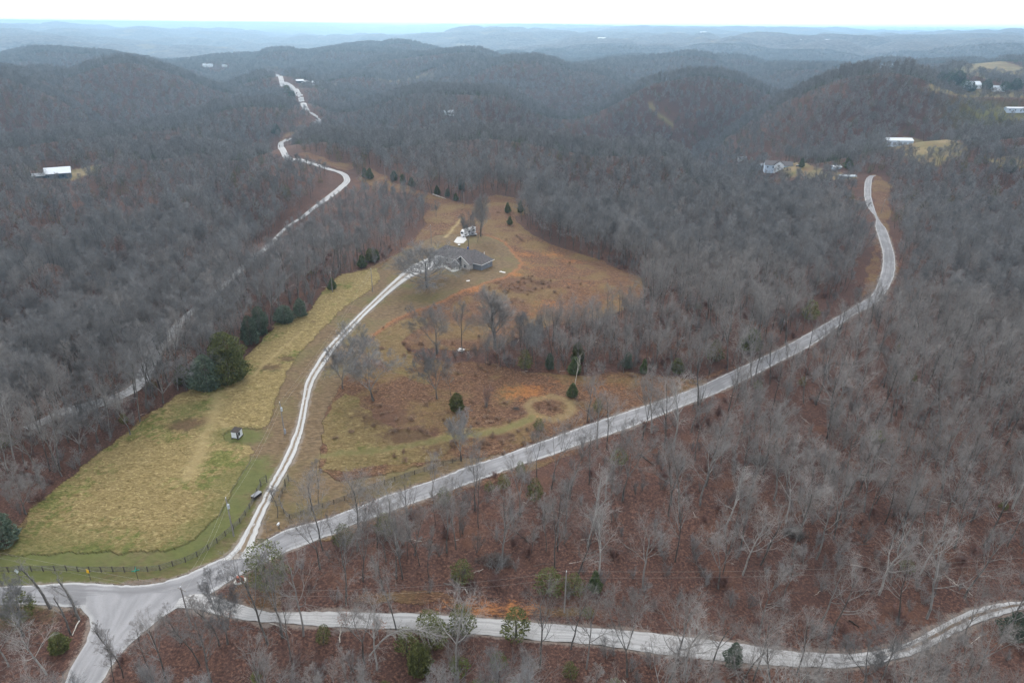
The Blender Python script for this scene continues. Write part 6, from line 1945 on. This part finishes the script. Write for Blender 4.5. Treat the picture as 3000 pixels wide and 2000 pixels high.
# white barn
gh((2060, 333), 'barn', R(-4), 26, 11, 5.0, 2.0, M_BMETAL, M_WMETAL, 'long white metal barn in the clearing right of the curving road', 'barn', wins=0, door=True, doors_big=5, over=.3)
# pale house on the right
g = ground(1786, 388)
e = gable_house('house', (g.x, g.y, g.z + .6), R(-14), 24, 11, 3.6, 3.0, M_BMETAL, M_SHINGLE, 'pale blue white house with grey brown roof in the clearing near the right road', 'house', wins=5, base=4)
b = MB(); b.box(-4, 4, -9.5, -5.4, -4, 4.6); b.add([(-4, -9.5, 4.6), (4, -9.5, 4.6), (0, -9.5, 7.6), (-4, -9.3, 4.6), (4, -9.3, 4.6), (0, -9.3, 7.6)], [(0, 1, 2), (5, 4, 3), (0, 2, 5, 3), (1, 4, 5, 2)]); b.build('front_gable', M_WMETAL, e)
b = MB(); b.add([(-4.5, -9.9, 4.3), (0, -9.9, 7.9), (4.5, -9.9, 4.3), (-4.5, -2, 4.3), (0, -1, 7.9), (4.5, -2, 4.3)], [(0, 1, 4, 3), (1, 2, 5, 4), (3, 4, 1, 0), (4, 5, 2, 1)]); b.build('gable_roof', M_SHINGLE, e)
gh((1748, 384), 'outbuilding', R(10), 9, 6, 2.8, 1.6, M_BMETAL, M_GREYTIN, 'grey outbuilding among trees left of the pale house', 'outbuilding', wins=2)
gh((1705, 368), 'outbuilding', R(-5), 10, 6, 2.8, 1.4, M_WMETAL, M_GREYTIN, 'pale outbuilding deepest in the trees left of the pale house', 'outbuilding', wins=2)
gh((1919, 390), 'shed', R(12), 7, 5, 2.6, 1.1, M_BMETAL, M_WMETAL, 'small blue white shed above the dirt drive near the right road', 'shed', wins=1)
gh((1945, 409), 'shed', R(-4), 12, 5, 1.8, .8, M_GREYTIN, M_GALV, 'low grey metal shed where the dirt drive meets the right road', 'shed', wins=0)
# long sheds by the back road crest
gh((704, 194), 'long_shed', R(-2), 34, 11, 4.0, 2.4, M_WMETAL, M_WMETAL, 'long white roofed shed right of the back road crest', 'shed', wins=0, doors_big=0)
gh((742, 195), 'long_shed', R(-2), 27, 11, 3.5, 2.2, M_GREYTIN, M_GALV, 'shorter grey roofed shed right of the long white roofed shed', 'shed', wins=0)
gh((689, 190.5), 'house', R(20), 14, 9, 3.4, 2.2, M_DARK, M_WMETAL, 'small white roofed dark walled house next to the long sheds', 'house', wins=3)
gh((478, 153.5), 'house', R(12), 28, 14, 4.5, 4, M_WMETAL, M_GALV, 'distant pale house on the wooded ridge at the upper left', 'house', wins=4)
gh((516, 153.8), 'house', R(-12), 14, 8, 4, 2.4, M_WMETAL, M_GALV, 'tiny pale building right of the distant ridge house', 'building', wins=2)
gh((1031, 263), 'cabin', R(15), 12, 8, 3.2, 2, M_WMETAL, M_WMETAL, 'tiny pale cabin on the wooded slope in the centre', 'cabin', wins=2)
gh((2232, 201), 'house', R(8), 22, 14, 4.5, 4.5, M_WMETAL, M_WMETAL, 'white house behind dark evergreens at the far right', 'house', wins=4)
gh((2291, 208), 'house', R(-8), 17, 9, 4, 3, M_WMETAL, M_GALV, 'pale house further right beyond the white house', 'house', wins=3)
gh((2340, 256), 'long_trailer', R(0), 30, 6, 3.4, 1, M_BMETAL, M_WMETAL, 'long white trailer home on green grass at the right edge', 'trailer home', wins=5)
gh((2036, 156), 'house', R(-6), 26, 14, 4.5, 4, M_GREYTIN, M_GALV, 'distant grey house at the left end of the hilltop pasture', 'house', wins=3)
for px, s, lab in (((1382, 90.5), 46, 'tiny far pale farm building in the hazy valley pasture'), ((1400, 90.5), 30, 'tiny far farm building beside the valley pasture building'), ((1845, 95), 40, 'tiny far building on a hazy ridge at the right'), ((1895, 96), 50, 'tiny far bright building at the right end of a hazy ridge'), ((1615, 77), 60, 'tiny far white tower like building near the horizon')):
    gh(px, 'farm_building', R(10), s, s * .4, s * .16, s * .08, M_WMETAL, M_WMETAL, lab, 'building', wins=3, doors_big=2)
# evergreens round the far white house
for i, (dx, dy, s_) in enumerate(((2120, 182, 1), (2140, 184, .9), (2160, 187, 1), (2178, 190, 1.1), (2190, 196, 1.2), (2200, 192, 1.3), (2215, 208, 1.1), (2228, 210, 1), (2265, 205, 1), (2305, 210, 1.0), (2330, 208, 1.2))):
    gg = ground(dx, dy)
    plant('cedar_med', gg.x, gg.y, 15 * s_, BASEH['cedar_med'], i, 'cedar_tree', 'dark evergreen in the belt between hilltop pasture and white house', 'evergreen tree', 'evergreens in the belt by the far white house', 1.6)

# ------------------------------------------------------------------ logs, brush pile, stump, fallen limbs
def log(px0, px1, r, mat, label, z=0.0, grp=None, cat='log'):
    a, c = ground(*px0), ground(*px1)
    a.z += r + z; c.z += r
    b = MB(); d = c - a; n = 6; rg = random.Random(px0[0])
    prev = Vector((0, 0, 0))
    for i in range(n):
        q = d * (i + 1) / n + Vector((rg.uniform(-.12, .12), rg.uniform(-.12, .12), rg.uniform(0, .1)))
        b.tube(prev, q, r * (1 - .5 * i / n), r * (1 - .5 * (i + 1) / n), n=7); prev = q
    o = b.build('fallen_log', mat, None, loc=a); tag(o, label, cat, grp)


log((994, 447.5), (1010, 453.5), .35, M_DEAD, 'thick white felled log at the head of the field')
log((1002, 449), (1016, 455), .22, M_DEAD, 'thin white felled log beside the thick one')
log((1012, 453), (1024, 457.5), .2, M_DEAD, 'grey felled log trailing right of the white logs')
log((1019, 1339), (1060, 1352), .09, M_RAIL, 'long straight fallen log on the leaf litter above the gravel road')
log((183, 1426), (166, 1458), .13, M_DEAD, 'bare white fallen limb beside the thin broken trunk')
log((1186, 1223), (1220, 1252), .15, M_DARK, 'dark fallen log right of the brush pile')
log((1470, 1045), (1500, 1068), .2, M_DARK, 'dark fallen trunk with broken end in the wood right of the road')
log((1950, 1425), (1972, 1440), .18, M_DARK, 'rotten dark log above the gravel bend')
log((1068, 1352), (1074, 1364), .1, M_DEAD, 'short white branch below the long fallen log')


def brush_pile(dx, dy, w, d, h, n, label, seed):
    g = ground(dx, dy); rg = random.Random(seed); S = Seg()
    for i in range(n):
        a = rg.uniform(0, 6.283); q = rg.random() ** .5
        wv = 0.65 + 0.5 * math.sin(a * 3 + seed) * math.cos(a * 2)
        c = Vector((math.cos(a) * q * w * wv, math.sin(a) * q * d * wv, rg.random() * h * (1 - q * q * .8)))
        t = rg.uniform(0, 6.283); L = rg.uniform(.8, 2.6); dr = Vector((math.cos(t), math.sin(t), rg.uniform(-.25, .45))) * L / 2
        r = rg.uniform(.015, .05); S.add(c - dr, c + dr, r, r * .5)
    v, f = seg_mesh(S, 3)
    o = bpy.data.objects.new('brush_pile', np_mesh('brush_pile', v, f, [M_DARKTWIG])); link(o); o.location = g; tag(o, label, 'brush pile')


M_DARKTWIG = noise_mat('dark_twig', (0.05, 0.042, 0.038), (0.14, 0.12, 0.11), 1.5, 0.9)
brush_pile(1146, 1292, 4.4, 2.2, 2.6, 420, 'large dark heap of cut branches on the leaf litter in the middle', 5)
brush_pile(1745, 1062, 3.6, 2.6, 2.6, 380, 'dark tangle of fallen crown in the wood at the right', 6)
brush_pile(1184, 939, 1.0, .6, .7, 60, 'small dark pile of debris left of the ring path', 8)
brush_pile(1820, 1225, 3.2, 2.2, 1.8, 400, 'dark tangled brush low in the right wood', 9)


def bent_tree():
    g = ground(850, 1504); P = [Vector(g), pix(880, 1468, 4.5), pix(905, 1452, 6.8), pix(935, 1444, 7.8), pix(970, 1447, 7.6), pix(1008, 1462, 6.4)]
    o = empty('bent_tree', g, 0, 'pale bent tree arching over the near bank of the gravel road', 'tree')
    rg = random.Random(3); S = Seg(); C = Seg()
    Q = smooth_line([np.array(p - g) for p in P], 5); Q = [Vector(q) for q in Q]
    for i in range(len(Q) - 1):
        a, c = i / (len(Q) - 1), (i + 1) / (len(Q) - 1); S.add(Q[i], Q[i + 1], .15 * (1 - .8 * a), .15 * (1 - .8 * c))
        if i > 7:
            for k in range(5):
                d = turn((Q[i + 1] - Q[i]).normalized(), R(rg.uniform(15, 60)), rg); p = Q[i].copy(); r = .035
                for j in range(4):
                    q = p + (d + rvec(rg) * .25) * .55; C.add(p, q, r, r * .7); r *= .7
                    for m in range(3):
                        dd = turn(d, R(rg.uniform(20, 60)), rg); C.add(q, q + dd * rg.uniform(.3, .8), .014, .008)
                    p = q
    v, f = seg_mesh(S, 6); t = bpy.data.objects.new('trunk', np_mesh('bent_trunk', v, f, [M_PALE], True)); link(t, o)
    v, f = seg_mesh(C, 3); t = bpy.data.objects.new('crown', np_mesh('bent_crown', v, f, [M_TWIG_PALE])); link(t, o)


bent_tree()
# trees that still hold dry leaves, on the road banks
for i, (dx, dy, h, lab) in enumerate(((850, 1190, 7, 'small oak with clinging dry red leaves over the middle of the road bank'), (870, 1462, 4.5, 'young oak with dry red leaves at the gravel road edge'), (525, 1445, 4.5, 'young oak with dry leaves inside the junction point'), (795, 1440, 4, 'low oak sprout with dry leaves on the gravel road bank'))):
    gg = ground(dx, dy)
    plant('slim1', gg.x, gg.y, h, BASEH['slim1'], i, 'oak_sapling', lab, 'tree')
    cl = bpy.data.objects.new('leaves', KIND['clump_leaf'][1]); link(cl, bpy.data.objects[[o.name for o in bpy.data.objects if o.get('label') == lab][0]]); cl.scale = (.9 * BASEH['slim1'] / 6,) * 3; cl.location = (0, 0, BASEH['slim1'] * .1)

# ------------------------------------------------------------------ the air: pale haze round the whole place
hz = MB().box(-70000, 70000, -70000, 70000, -420, 150)
hm = bpy.data.materials.new('haze_air'); hm.use_nodes = True
hn, hl = hm.node_tree.nodes, hm.node_tree.links
hn.remove(hn['Principled BSDF'])
pv = hn.new('ShaderNodeVolumePrincipled')
pv.inputs['Color'].default_value = (0.48, 0.75, 1.0, 1)
pv.inputs['Density'].default_value = 0.000108
pv.inputs['Anisotropy'].default_value = 0.6
hl.new(pv.outputs['Volume'], hn['Material Output'].inputs['Volume'])
ho = hz.build('haze', hm)
ho['kind'] = 'stuff'; ho['label'] = 'pale blue haze lying over the distant hills'
for o in bpy.data.objects:
    if o.parent is None and o.get('category') and (len(o['label'].split()) > 16 or len(o['label'].split()) < 4): print('LABEL', len(o['label'].split()), o['label'])
